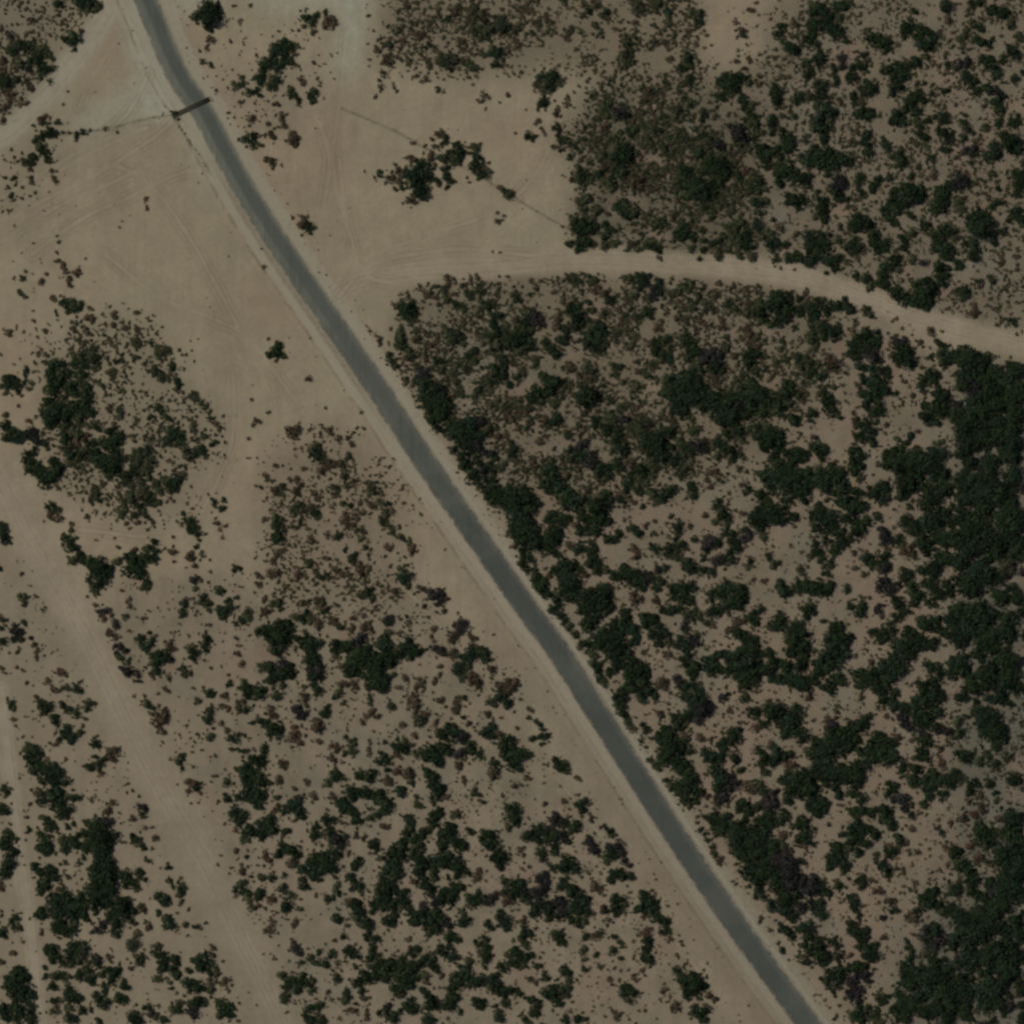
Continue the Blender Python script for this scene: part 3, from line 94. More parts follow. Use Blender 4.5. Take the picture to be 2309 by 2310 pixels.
(1154, 1730): """7 2 4,38 1 5,42 3 3,11 7 3b,3 15 4sb,8 14 2b,6 20 1b,25 12 2sb,36 15 2sb,50 9 3b,48 8 2b,18 24 1b,25 28 3b,41 26 3b,43 32 2b,2 33 5,4 38 5,2 42 4,53 27 5,53 31 4,56 25 3,58 36 2b,59 40 3b,64 38 2b,70 45 3,73 48 4,76 51 3,66 45 2b,
34 38 5p,37 42 5p,42 42 4,47 45 5,44 50 4,20 47 5,15 50 5,12 54 5,18 54 5,25 50 4,30 46 4p,33 53 5,40 52 5p,42 56 4,28 55 4,31 60 4,33 64 4,21 63 4,23 67 4,7 63 3b,9 66 2b,9 72 2b,28 73 3,32 76 3,45 70 6,42 74 6,48 76 5,38 77 4,25 82 4p,20 84 4p,37 88 5,40 85 3,58 54 4,60 58 5p,63 62 5p,65 65 3p,76 60 4p,80 60 5p,74 66 5,78 65 4,83 65 4p,72 70 4,85 70 4p,88 74 3p,76 84 4,78 80 4,84 82 5,88 84 4,75 87 3,58 80 2b,68 80 1b,63 90 4b,66 93 4b,62 88 3b,90 94 2b,
5 88 5,8 93 5p,4 97 5,14 98 5,20 92 5p,24 88 5p,25 96 4p,18 105 6,24 103 5p,28 108 6,35 102 5p,38 106 5p,45 95 6,52 95 5,48 102 6,55 102 5,50 110 6,57 110 5,55 116 4,35 113 4,42 113 4,18 112 4,27 115 4,48 118 5,9 116 4b,10 113 2b,8 77 2b,
77 99 4,83 100 4,79 105 5,85 104 4,81 110 4,69 106 4b,70 109 3,74 115 3b,97 95 3,100 99 5,98 105 5,104 100 5,108 104 4,103 108 5,110 102 3,96 108 4,110 113 5,113 115 4,117 118 4,100 112 3b,72 119 2,9 120 3,
110 2 3,128 2 5,132 6 6,136 10 5,130 15 7,137 18 6,130 24 5,133 28 4,137 26 4,116 10 3,120 14 4,123 17 4,125 20 3,121 8 2b,155 6 6,160 10 7,155 16 6,165 8 5p,168 15 6p,158 22 6p,155 27 4,148 22 4b,145 20 3,178 17 5b,182 20 3b,172 4 4,186 12 4,190 3 4,172 28 5,178 32 5,170 33 3,190 20 5,188 28 5,
150 38 5,155 40 6,160 38 5,158 46 6,165 45 6,152 45 4,172 42 6,168 52 7,175 50 6,182 45 6,188 38 6,172 60 7,182 57 7,190 50 6,175 68 7,185 68 8,172 66 5,180 77 7,190 78 7,185 85 6,188 93 5,191 62 6,190 100 3,
139 42 2b,142 47 3,145 50 3,148 55 3,151 60 3,152 64 3b,156 70 4b,154 67 3,140 37 2b,141 33 2sb,166 86 2b,168 88 2b,179 90 2,182 98 3,187 114 3b,186 116 2b,
10 126 5,14 124 4,8 130 4,35 128 5,38 131 4,55 128 4,63 127 4b,68 125 3,78 128 4,82 131 3,100 125 4b,103 130 4,115 124 4,118 122 3,120 130 3b,127 131 2b,92 122 1,2 130 2,
5 140 6,3 146 5,10 145 5,9 150 4,14 142 4,20 150 4,23 140 2b,40 152 4,43 154 4,42 160 4,41 165 3,49 160 2b,25 158 4,14 160 3,18 162 3b,30 167 4,27 170 5,33 170 5,32 175 4,36 178 4,38 168 4o,42 166 4,41 172 4o,5 170 4,2 168 3,17 175 4,19 178 4,16 186 4,20 184 4,12 190 4,45 176 2b,44 183 2b,55 144 3,64 142 3,56 152 3,68 150 3,53 150 2b,77 152 2b,81 144 3,74 158 3b,75 163 2b,65 158 1b,57 165 1b,71 166 1b,91 158 4sb,94 160 3sb,99 153 3b,100 156 2b,102 142 5,106 145 4,100 145 3,124 142 2b,131 147 2b,142 155 2b,86 166 4,90 170 5,85 172 4,88 176 4,92 168 3,97 170 2b,113 170 3b,116 167 3b,111 175 2b,119 173 2b,125 153 4,127 158 4,132 160 5,136 163 7,140 168 6,134 170 5,145 163 4,133 174 3,139 162 5,148 173 4b,153 174 3b,140 183 5,146 183 5,142 188 4,145 190 4,122 180 4b,125 178 3,120 181 2b,78 187 4b,76 182 2b,40 190 4,50 190 4,54 190 4o,100 179 1b,73 181 1b,60 183 2sb""",
(1729, 1730): """14 8 6,22 8 6,30 8 7,35 14 6,28 18 6,20 18 6,15 24 5,22 12 6,38 3 5,45 5 7,55 5 8,65 4 8,72 5 5,52 15 5,58 12 6,70 14 4,55 20 5,66 20 5,72 23 5,62 27 2b,45 12 4,4 22 6p,3 30 6p,2 38 5,4 45 5,12 38 5,15 35 4,36 28 6,40 30 6,38 36 5,44 27 5,28 40 5,24 45 5,28 50 6,25 55 5,28 58 4b,19 46 2,37 47 3,36 58 3,12 52 4b,13 60 4,6 62 6,3 68 7,10 70 7p,17 68 5p,20 72 5p,5 80 8,15 80 8p,22 80 5p,8 90 8,18 90 7p,28 85 5p,36 85 6p,42 88 5,45 95 5,35 95 6p,28 92 5p,12 100 7,22 100 6,5 105 5,15 108 6,25 105 5p,32 102 4p,40 104 5,35 107 4,40 110 5,20 112 5,28 70 4o,3 58 5,
103 2 4,112 2 5,120 8 4,125 4 5,130 10 5,110 12 5,118 12 4,122 18 5,123 22 4,132 22 5,93 16 5,96 14 4,92 21 4,95 25 4p,102 26 5p,105 29 5p,108 27 3b,117 30 4,119 26 3,110 38 4,125 15 3,85 14 1b,82 19 2b,55 29 3sb,56 34 2b,47 43 3sb,82 34 4,88 32 6,92 34 4,90 40 6,94 45 4,70 35 5,66 34 4,76 36 4,68 42 6,75 45 5,64 48 6,72 50 6,58 50 4,65 56 6,72 58 5,75 57 4,68 63 5,62 60 4,52 60 5,50 65 6,55 65 5,60 68 4,52 72 6,58 74 5,58 78 4,47 77 3,82 50 5,84 52 3,100 53 5,105 57 3b,92 64 5,97 62 4,88 62 3,110 47 3b,104 44 2b,128 46 3b,131 48 3,119 55 2sb,127 56 1sb,114 64 3sb,108 66 2,83 68 4,82 66 3b,82 72 2,90 77 5,92 81 4,97 76 3,102 78 3b,109 73 2sb,71 86 5,71 90 4,68 85 3,80 85 3b,84 94 4b,111 86 3b,111 90 2b,103 90 2b,103 95 2b,93 101 4b,55 91 4,59 90 2,53 87 2b,64 98 4,67 102 5,66 106 4,68 110 3,73 105 2b,96 109 4,88 114 4p,70 115 2,130 78 2b,
120 98 5,125 96 5,122 102 6,127 104 5,131 107 4,118 103 4,112 108 4,110 112 5b,105 112 3b,14 122 5,20 128 4,25 120 4,30 122 6,33 128 5,40 130 3,50 130 4,43 128 2b,65 122 6,70 125 6,75 122 4,62 123 3,73 130 4,88 128 3b,110 127 3b,105 131 3,122 125 6p,128 122 6,122 130 5,130 130 5p,10 118 3,2 123 2b,8 132 2,
143 8 5,157 5 4,153 18 4,165 16 4,170 20 3,159 22 3,188 8 5,191 10 4,170 7 3b,145 22 3b,158 27 4b,140 33 4b,156 33 4b,174 35 4b,190 33 4,155 44 3,145 40 1b,141 45 2b,176 27 3o,164 50 5,168 48 4,166 55 5,172 45 3,178 48 4,184 45 6,190 42 5,182 52 5,190 50 6,150 57 4b,145 63 5,152 52 2b,170 60 4,165 63 3,160 66 4b,164 70 3,185 60 7,190 60 6,180 67 6,190 70 7,178 73 6,185 80 7,175 80 5,190 88 7,182 90 7,192 95 6,164 79 3b,148 75 5,150 80 6,146 78 4,145 72 4,142 60 4b,144 93 5,147 90 3,157 94 4,162 92 5,168 90 5,172 92 5p,165 97 5,172 100 5,160 100 4,178 97 5,188 103 7,180 108 6,155 87 2,140 108 5,148 110 6,158 108 6,168 108 6,145 116 6,155 118 6,165 117 6,175 115 6,187 115 6,190 122 5,145 126 6,155 125 7,165 124 5,175 124 5,180 128 4,190 130 6,
140 134 5,150 135 6,160 132 5,172 136 6,182 135 5,168 142 6,178 142 8,188 142 7,150 142 6,147 150 5,142 150 4,165 150 5,175 152 7,188 152 7,28 143 4,32 146 4,27 147 3,42 142 6,47 145 5,55 142 4,42 146 4,54 148 3,77 141 5,80 142 4,12 140 3,62 142 3b,17 145 2b,
108 140 4,107 148 5,105 155 5,112 155 5,103 162 5,110 165 6,102 170 5,120 155 6,118 162 6,128 150 6,130 158 8,138 152 6,122 170 7,112 175 7,105 180 7,132 168 8,142 162 7,140 172 7,150 170 6,145 178 6,128 180 7,118 185 7,98 185 6,105 190 6,135 190 6,150 185 5,163 160 6,172 165 7,162 172 6,172 175 6,180 160 5,190 165 5,188 172 4,165 180 5,192 185 5,168 188 5,178 190 3,150 190 5,120 140 4,
48 156 5,45 162 4,52 162 5,42 160 3,55 156 5,60 155 5,62 150 4,68 153 5,72 150 5,75 156 5p,77 160 4p,66 158 5p,50 167 3,66 168 6p,68 173 5p,63 171 4p,72 167 4p,77 165 2,84 173 4,88 174 4,92 172 3,87 178 3,68 184 5,70 180 3,75 182 4,80 186 4,83 181 3,65 188 4,72 190 5,85 190 4,51 172 2,59 174 2,54 179 2,47 180 1,60 184 1,53 187 2,51 190 2,36 172 1b,36 176 1sb"""
}
# ---------------------------------------------------------------- units
# Photo positions are read in source pixels (2309 x 2310, straight down view); one pixel is 0.13 m.
M = 0.13
CX, CY = 1154.5, 1155.0
K = 1931.0 / 2309.0            # "view" units used for the area outlines -> source px
def W(x, y):
    return ((x - CX) * M, (CY - y) * M)
rng = np.random.default_rng(7)
scene = bpy.context.scene
col = scene.collection
EL, AZ = math.radians(52.0), math.radians(292.0)          # sun height, bearing clockwise from the top of the photo
SUN = np.array([math.sin(AZ) * math.cos(EL), math.cos(AZ) * math.cos(EL), math.sin(EL)])

ROAD = [(205, -300), (267, -150), (330, 0), (398, 162), (462, 260), (548, 420), (649, 580), (750, 727), (852, 877), (949.5, 1027),
        (1037, 1155), (1190, 1376), (1249, 1454), (1345, 1604), (1426, 1733), (1540, 1910), (1662, 2090), (1703, 2147), (1822, 2310),
        (1930, 2460), (2040, 2610)]
V = lambda pts: [(x / K, y / K) for x, y in pts]
SIDE = V([(625, 560), (690, 530), (780, 512), (940, 503), (1075, 489), (1250, 496), (1450, 512), (1540, 532), (1640, 563), (1700, 588), (1800, 620), (1931, 655), (2080, 700)])
WEST = V([(-60, 830), (0, 905), (60, 1020), (120, 1120), (170, 1215), (225, 1330), (310, 1500), (390, 1630), (450, 1760), (500, 1860), (540, 1940), (620, 2080)])
FARW = V([(0, 1300), (14, 1420), (30, 1560), (50, 1700), (64, 1800), (72, 1931), (80, 2060)])
TOPL = V([(245, -120), (225, -20), (180, 60), (120, 140), (55, 215), (0, 262), (-80, 320)])
FENCE_W = [(128, 303), (184, 297), (232, 292), (278, 281), (330, 267), (384, 259)]
FENCE_E = [(768, 244), (835, 271), (905, 302), (950, 330), (1010, 362), (1060, 385), (1110, 415), (1150, 440), (1215, 480), (1282, 517)]
FENCE_S = [(392, 268), (408, 292), (428, 322), (452, 352), (476, 394)]

def chain(pts, step):
    """smooth a polyline (Catmull-Rom) and resample it"""
    p = np.array(pts, float)
    q = np.vstack([2 * p[0] - p[1], p, 2 * p[-1] - p[-2]])
    out = []
    for i in range(1, len(q) - 2):
        t = np.linspace(0, 1, 24, endpoint=False)[:, None]
        a, b, c, d = q[i - 1], q[i], q[i + 1], q[i + 2]
        out.append(0.5 * (2 * b + (c - a) * t + (2 * a - 5 * b + 4 * c - d) * t ** 2 + (3 * b - a - 3 * c + d) * t ** 3))
    out.append(p[-1:])
    s = np.vstack(out)
    L = np.concatenate([[0], np.cumsum(np.linalg.norm(np.diff(s, axis=0), axis=1))])
    n = max(2, int(L[-1] / step))
    u = np.linspace(0, L[-1], n)
    return np.stack([np.interp(u, L, s[:, 0]), np.interp(u, L, s[:, 1])], 1)

def sdist(P, line):
    """signed distance (px) of points P (n,2) to a polyline; positive on its right-hand side as drawn (towards +x for a line running down)"""
    best = np.full(len(P), 1e9); sign = np.ones(len(P))
    for a, b in zip(line[:-1], line[1:]):
        d = b - a; L2 = (d * d).sum()
        t = np.clip(((P - a) @ d) / L2, 0, 1)
        r = P - (a + t[:, None] * d)
        m = np.hypot(r[:, 0], r[:, 1])
        k = m < best
        cr = d[1] * r[:, 0] - d[0] * r[:, 1]
        best[k] = m[k]; sign[k] = np.where(cr[k] >= 0, 1, -1)
    return best * sign
L_ROAD, L_SIDE, L_WEST, L_FARW, L_TOPL = (np.array(chain(p, 40)) for p in (ROAD, SIDE, WEST, FARW, TOPL))
TYRES = [np.array(chain(V(p), 30)) for p in (
    [(655, 60), (640, 200), (628, 300), (640, 380), (662, 450), (690, 520), (760, 535)], [(600, 220), (622, 300), (612, 380), (600, 470), (585, 540)],
    [(-60, 470), (60, 390), (180, 330), (290, 260), (330, 225)], [(-60, 420), (40, 350), (150, 285), (240, 215), (280, 140)],
    [(-60, 500), (80, 405), (200, 350), (300, 300), (345, 270)], [(-60, 445), (30, 385), (110, 325), (200, 275), (280, 240)], [(60, 480), (160, 410), (250, 370), (330, 330), (380, 320)],
    [(150, 200), (190, 120), (235, 60)], [(640, 300), (646, 360), (655, 430)],
    [(150, 300), (260, 330), (340, 420), (420, 560), (480, 680), (520, 760)], [(200, 480), (300, 560), (400, 600), (470, 640), (560, 760)],
    [(700, 480), (820, 440), (930, 400), (1010, 330), (1060, 220)], [(640, 560), (700, 500), (860, 470), (1000, 482), (1076, 486)],
    [(440, 700), (440, 820), (400, 930), (330, 1010), (150, 1000)], [(690, 1040), (830, 1180), (960, 1350), (1150, 1600), (1330, 1850)])]
L_FW, L_FE, L_FS = (np.array(p, float) for p in (FENCE_W, FENCE_E, FENCE_S))

def inside(P, poly):
    x, y = P[:, 0], P[:, 1]; r = np.zeros(len(P), bool)
    n = len(poly)
    for i in range(n):
        x0, y0 = poly[i]; x1, y1 = poly[(i + 1) % n]
        c = ((y0 > y) != (y1 > y))
        if y1 != y0:
            r ^= c & (x < (x1 - x0) * (y - y0) / (y1 - y0) + x0)
    return r

# ---------------------------------------------------------------- soil raster (colour of the bare soil, grass litter, gravel and painted light falloff)
STEP = 4.6
GX0, GX1 = -420.0, 2730.0
N = int((GX1 - GX0) / STEP) + 1
gx = GX0 + np.arange(N) * STEP
gy = GX0 + np.arange(N) * STEP
PX, PY = np.meshgrid(gx, gy)
PP = np.stack([PX.ravel(), PY.ravel()], 1)

def blur(a, k):
    for _ in range(3):
        for ax in (0, 1):
            pad = [(0, 0), (0, 0)]; pad[ax] = (k + 1, k)
            c = np.cumsum(np.pad(a, pad, mode='edge'), axis=ax)
            a = (np.take(c, np.arange(2 * k + 1, c.shape[ax]), axis=ax) - np.take(c, np.arange(0, c.shape[ax] - 2 * k - 1), axis=ax)) / (2 * k + 1)
    return a
def vnoise(scale, seed):
    r = np.random.default_rng(seed)
    n = int((GX1 - GX0) / scale) + 3
    g = r.random((n, n))
    u = (gx - GX0) / scale; i = u.astype(int); f = u - i; f = f * f * (3 - 2 * f)
    A = g[np.ix_(i, i)]; B = g[np.ix_(i, i + 1)]; C = g[np.ix_(i + 1, i)]; D = g[np.ix_(i + 1, i + 1)]
    fx, fy = f[None, :], f[:, None]
    return (A * (1 - fx) + B * fx) * (1 - fy) + (C * (1 - fx) + D * fx) * fy
warp = np.stack([(vnoise(120, 1).ravel() - .5) * 60 + (vnoise(30, 2).ravel() - .5) * 26, (vnoise(120, 3).ravel() - .5) * 60 + (vnoise(30, 4).ravel() - .5) * 26], 1)
WP = PP + warp
def mask(poly, k=3, warped=True):
    return blur(inside(WP if warped else PP, V(poly)).reshape(N, N).astype(float), k)
def near(line, w0, w1, jitter=0.0, seed=5):
    d = np.abs(sdist(PP, line)).reshape(N, N)
    if jitter: d = d + (vnoise(40, seed) - .5) * jitter + (vnoise(14, seed + 1) - .5) * jitter * .6
    return np.clip((w1 - d) / (w1 - w0), 0, 1)

SAND = np.array([0.386, 0.322, 0.208])
soil = np.ones((N, N, 3)) * SAND
def lay(m, c):
    global soil
    soil = soil * (1 - m[..., None]) + np.array(c) * m[..., None]
Z = {}
Z['north'] = [(690, 10), (800, -60), (1330, -60), (1345, 135), (1060, 150), (700, 120)]
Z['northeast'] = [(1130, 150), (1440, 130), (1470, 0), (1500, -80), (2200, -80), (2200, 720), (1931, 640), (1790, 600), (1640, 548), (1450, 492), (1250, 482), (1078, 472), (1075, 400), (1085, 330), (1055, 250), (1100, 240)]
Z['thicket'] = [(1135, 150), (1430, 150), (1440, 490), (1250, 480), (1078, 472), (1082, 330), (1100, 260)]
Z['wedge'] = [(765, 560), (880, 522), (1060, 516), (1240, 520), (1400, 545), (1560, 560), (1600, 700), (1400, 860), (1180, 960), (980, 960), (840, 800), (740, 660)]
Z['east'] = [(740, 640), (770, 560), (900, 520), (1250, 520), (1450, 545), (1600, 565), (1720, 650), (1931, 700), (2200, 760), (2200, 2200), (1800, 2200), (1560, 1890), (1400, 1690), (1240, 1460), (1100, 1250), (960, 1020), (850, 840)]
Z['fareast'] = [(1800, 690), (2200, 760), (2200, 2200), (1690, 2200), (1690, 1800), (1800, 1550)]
Z['brownplain'] = [(490, 890), (600, 800), (680, 830), (780, 1000), (760, 1080), (840, 1140), (790, 1200), (490, 1180), (480, 1000)]
Z['oval'] = [(150, 640), (230, 560), (330, 680), (425, 800), (350, 940), (290, 1000), (130, 950), (60, 800), (60, 680)]
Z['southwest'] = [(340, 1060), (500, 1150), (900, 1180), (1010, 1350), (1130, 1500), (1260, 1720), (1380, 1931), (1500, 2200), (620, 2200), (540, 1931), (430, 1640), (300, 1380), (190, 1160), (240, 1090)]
Z['leftstrip'] = [(-300, 960), (20, 1000), (150, 1200), (300, 1520), (400, 1700), (520, 1931), (600, 2200), (-300, 2200)]
Z['corner'] = [(-300, -200), (215, -200), (190, 30), (110, 150), (0, 235), (-300, 420)]
Z['fencecorner'] = [(430, 140), (610, 140), (570, 300), (470, 280)]
Z['leftfence'] = [(-200, 320), (60, 235), (120, 220), (130, 300), (0, 410), (-200, 520)]
Z['topmid'] = [(370, 40), (640, 10), (640, 135), (400, 150), (390, 90)]
Z['leftsand'] = [(-200, 560), (60, 440), (150, 480), (170, 640), (60, 690), (-200, 700)]

pink = np.clip((vnoise(260, 11) * .6 + vnoise(90, 12) * .4 - .42) * 3.2, 0, 1)
lay(pink * .6, (0.392, 0.298, 0.196))
olive = np.clip((vnoise(230, 13) * .6 + vnoise(70, 14) * .4 - .52) * 3.5, 0, 1)
lay(olive * .5, (0.365, 0.315, 0.205))
lay(mask([(-80, 330), (150, 270), (300, 250), (360, 340), (330, 420), (150, 430), (-80, 560)], 14) * .55, (0.350, 0.285, 0.185))
lay(mask([(500, 330), (560, 340), (640, 470), (620, 540), (560, 470)], 10) * .4, (0.345, 0.275, 0.180))
lay(mask([(840, 170), (930, 190), (960, 240), (880, 250)], 10) * .4, (0.350, 0.280, 0.180))
lay(mask([(340, 460), (430, 470), (470, 620), (430, 800), (330, 640)], 16) * .5, (0.345, 0.275, 0.175))
lay(mask([(600, 200), (640, 190), (670, 430), (650, 520), (610, 420)], 8) * .35, (0.345, 0.275, 0.180))
# vegetation litter / dry grass between the shrubs: a duller ground, with light falloff to right and bottom put into the colour
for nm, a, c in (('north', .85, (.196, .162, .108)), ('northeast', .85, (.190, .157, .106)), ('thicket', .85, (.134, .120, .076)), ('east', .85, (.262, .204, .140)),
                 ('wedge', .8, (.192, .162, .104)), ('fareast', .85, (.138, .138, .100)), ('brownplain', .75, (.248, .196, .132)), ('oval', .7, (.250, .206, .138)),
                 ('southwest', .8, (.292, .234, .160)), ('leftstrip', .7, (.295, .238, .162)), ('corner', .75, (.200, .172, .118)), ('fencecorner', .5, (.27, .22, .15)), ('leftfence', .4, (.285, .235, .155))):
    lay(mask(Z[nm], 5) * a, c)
blotch = np.clip((vnoise(60, 21) * .5 + vnoise(24, 22) * .5 - .5) * 3, 0, 1)
scrubby = np.clip(mask(Z['east'], 6) + mask(Z['northeast'], 6) + mask(Z['southwest'], 6), 0, 1)
lay(blotch * scrubby * .45, (.165, .152, .098))
redp = np.clip((vnoise(80, 23) * .6 + vnoise(30, 24) * .4 - .58) * 5, 0, 1)
lay(redp * scrubby * .6, (.300, .215, .152))
grey = np.clip((vnoise(70, 25) * .6 + vnoise(26, 26) * .4 - .56) * 5, 0, 1)
lay(grey * scrubby * .5, (.225, .212, .150))
# pale calcrete gravel spread round the junction at the top
pale = np.array([0.448, 0.440, 0.322])
for poly, a, k in (([(222, -60), (262, -60), (285, 60), (318, 130), (346, 190), (337, 216), (290, 216), (252, 200), (262, 160), (246, 110), (234, 30)], .95, 3),
                   ([(262, 168), (330, 190), (300, 222), (230, 234), (146, 256), (140, 228), (200, 206)], .8, 4),
                   ([(345, 205), (372, 225), (402, 300), (440, 370), (410, 372), (372, 300)], .75, 4),
                   ([(636, -60), (682, -60), (680, 60), (668, 150), (642, 150), (634, 50)], .9, 3),
                   ([(300, -60), (420, -60), (400, 20), (330, 40)], .75, 4),
                   ([(480, -60), (700, -60), (690, 14), (480, 20)], .75, 4)):
    lay(blur(inside(PP + warp * .35, V(poly)).reshape(N, N).astype(float), k) * a, pale)
# the graded tracks
lay(near(L_SIDE, 16, 38, 16, 31) * .9, (0.396, 0.325, 0.214))
lay(near(L_WEST, 14, 62, 22, 33) * .9, (0.388, 0.318, 0.216))
lay(near(L_FARW, 8, 20, 8, 35) * .95, (0.398, 0.330, 0.228))
lay(near(L_TOPL, 14, 36, 10, 37) * .95, (0.425, 0.375, 0.268))
lay(mask([(360, 1560), (400, 1590), (440, 1680), (430, 1720), (380, 1650)], 5) * .5, (0.40, 0.34, 0.235))
# the cleared strip beside the road, darkening southward: brightness falloff painted into its colour
d = sdist(PP, L_ROAD).reshape(N, N) * M
left_strip = np.clip((d + 17) / 6, 0, 1) * np.clip((-d - 1) / 2, 0, 1) * np.clip((PY - 850) / 1100, 0, 1)
lay(left_strip * .85, (0.285, 0.228, 0.152))
right_strip = np.clip((9 - d) / 3, 0, 1) * np.clip((d - 1) / 2, 0, 1) * np.clip((PY - 700) / 900, 0, 1)
lay(right_strip * .8, (0.270, 0.230, 0.155))
lay(np.clip((PY - 1300) / 900, 0, 1) * near(L_WEST, 30, 90) * .5, (0.285, 0.235, 0.160))  # same brightness falloff painted over the lower sand track
rd_grid = d
soil *= (1 + (vnoise(23, 41) - .5) * .07)[..., None]

def sample(grid, P):
    u = np.clip((P[:, 0] - GX0) / STEP, 0, N - 1.001); v = np.clip((P[:, 1] - GX0) / STEP, 0, N - 1.001)
    i, j = u.astype(int), v.astype(int); f, g = u - i, v - j
    if grid.ndim == 3: f, g = f[:, None], g[:, None]
    return (grid[j, i] * (1 - f) + grid[j, i + 1] * f) * (1 - g) + (grid[j + 1, i] * (1 - f) + grid[j + 1, i + 1] * f) * g
# low sand relief, level where a road or a track runs
flat = np.minimum.reduce([np.clip((np.abs(d) - 6) / 8, 0, 1)] + [np.clip((np.abs(sdist(PP, l)).reshape(N, N) * M - 5) / 6, 0, 1) for l in (L_SIDE, L_WEST, L_FARW, L_TOPL)])
relief = ((vnoise(200, 51) - .5) * .7 + (vnoise(60, 52) - .5) * .28 + (vnoise(22, 53) - .5) * .12) * flat - .02
def ground_z(P): return sample(relief, P)

# ---------------------------------------------------------------- mesh helpers
def make_mesh(name, verts, faces, mats=(), mat_idx=None, attrs=None):
    me = bpy.data.meshes.new(name)
    verts = np.asarray(verts, np.float32); faces = np.asarray(faces, np.int32)
    me.vertices.add(len(verts)); me.vertices.foreach_set('co', verts.ravel())
    k = faces.shape[1]
    me.loops.add(faces.size); me.loops.foreach_set('vertex_index', faces.ravel())
    me.polygons.add(len(faces)); me.polygons.foreach_set('loop_start', np.arange(len(faces), dtype=np.int32) * k)
    me.polygons.foreach_set('loop_total', np.full(len(faces), k, np.int32))
    for m in mats: me.materials.append(m)
    if mat_idx is not None: me.polygons.foreach_set('material_index', np.asarray(mat_idx, np.int32))
    for nm, (typ, data) in (attrs or {}).items():
        a = me.attributes.new(nm, typ, 'POINT')
        a.data.foreach_set('color' if typ == 'FLOAT_COLOR' else 'value', np.asarray(data, np.float32).ravel())
    me.update(); me.validate()
    return me
def link(name, me, parent=None, **props):
    o = bpy.data.objects.new(name, me); col.objects.link(o)
    if parent is not None: o.parent = parent
    for k, v in props.items(): o[k] = v
    return o
def soil_attrs(P):
    c = sample(soil, P)
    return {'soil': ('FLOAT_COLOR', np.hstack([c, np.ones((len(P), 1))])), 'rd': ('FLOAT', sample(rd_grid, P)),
            'td': ('FLOAT', np.minimum.reduce([np.abs(sdist(P, l)) * M for l in (L_SIDE, L_WEST, L_FARW, L_TOPL)])),
            'md': ('FLOAT', np.minimum.reduce([np.abs(sdist(P, l)) * M for l in TYRES])),
            'fd': ('FLOAT', np.minimum.reduce([np.abs(sdist(P, l)) * M for l in (L_FW, L_FE, L_FS)]))}

# ---------------------------------------------------------------- materials
def new_mat(name):
    m = bpy.data.materials.new(name); m.use_nodes = True
    nt = m.node_tree; b = nt.nodes['Principled BSDF']
    b.inputs['Roughness'].default_value = .9; b.inputs['Specular IOR Level'].default_value = .15
    return m, nt, b
class G:
    """tiny node-building helper"""
    def __init__(s, nt): s.nt = nt
    def n(s, t, **kw):
        x = s.nt.nodes.new(t)
        for k, v in kw.items(): setattr(x, k, v)
        return x
    def link(s, a, b): s.nt.links.new(a, b)
    def put(s, sock, v):
        if hasattr(v, 'is_output') or isinstance(v, bpy.types.NodeSocket): s.link(v, sock)
        else: sock.default_value = v
    def math(s, op, a, b=0.0, c=None, clamp=False):
        x = s.n('ShaderNodeMath', operation=op, use_clamp=clamp); s.put(x.inputs[0], a); s.put(x.inputs[1], b)
        if c is not None: s.put(x.inputs[2], c)
        return x.outputs[0]
    def attr(s, nm):
        return s.n('ShaderNodeAttribute', attribute_name=nm)
    def noise(s, scale, detail=3.0, rough=.6, vec=None, w=None):
        x = s.n('ShaderNodeTexNoise'); x.inputs['Scale'].default_value = scale; x.inputs['Detail'].default_value = detail; x.inputs['Roughness'].default_value = rough
        if vec is not None: s.link(vec, x.inputs['Vector'])
        return x.outputs['Fac']
    def mix(s, f, a, b, mode='MIX'):
        x = s.n('ShaderNodeMix', data_type='RGBA', blend_type=mode); s.put(x.inputs[0], f); s.put(x.inputs[6], a); s.put(x.inputs[7], b)
        return x.outputs[2]
    def rng(s, v, a, b, c=0.0, d=1.0):
        x = s.n('ShaderNodeMapRange'); s.put(x.inputs[0], v)
        for i, q in enumerate((a, b, c, d)): x.inputs[i + 1].default_value = q
        return x.outputs[0]
    def band(s, v, centre, half, soft):
        return s.rng(s.math('ABSOLUTE', s.math('SUBTRACT', v, centre)), half + soft, half)

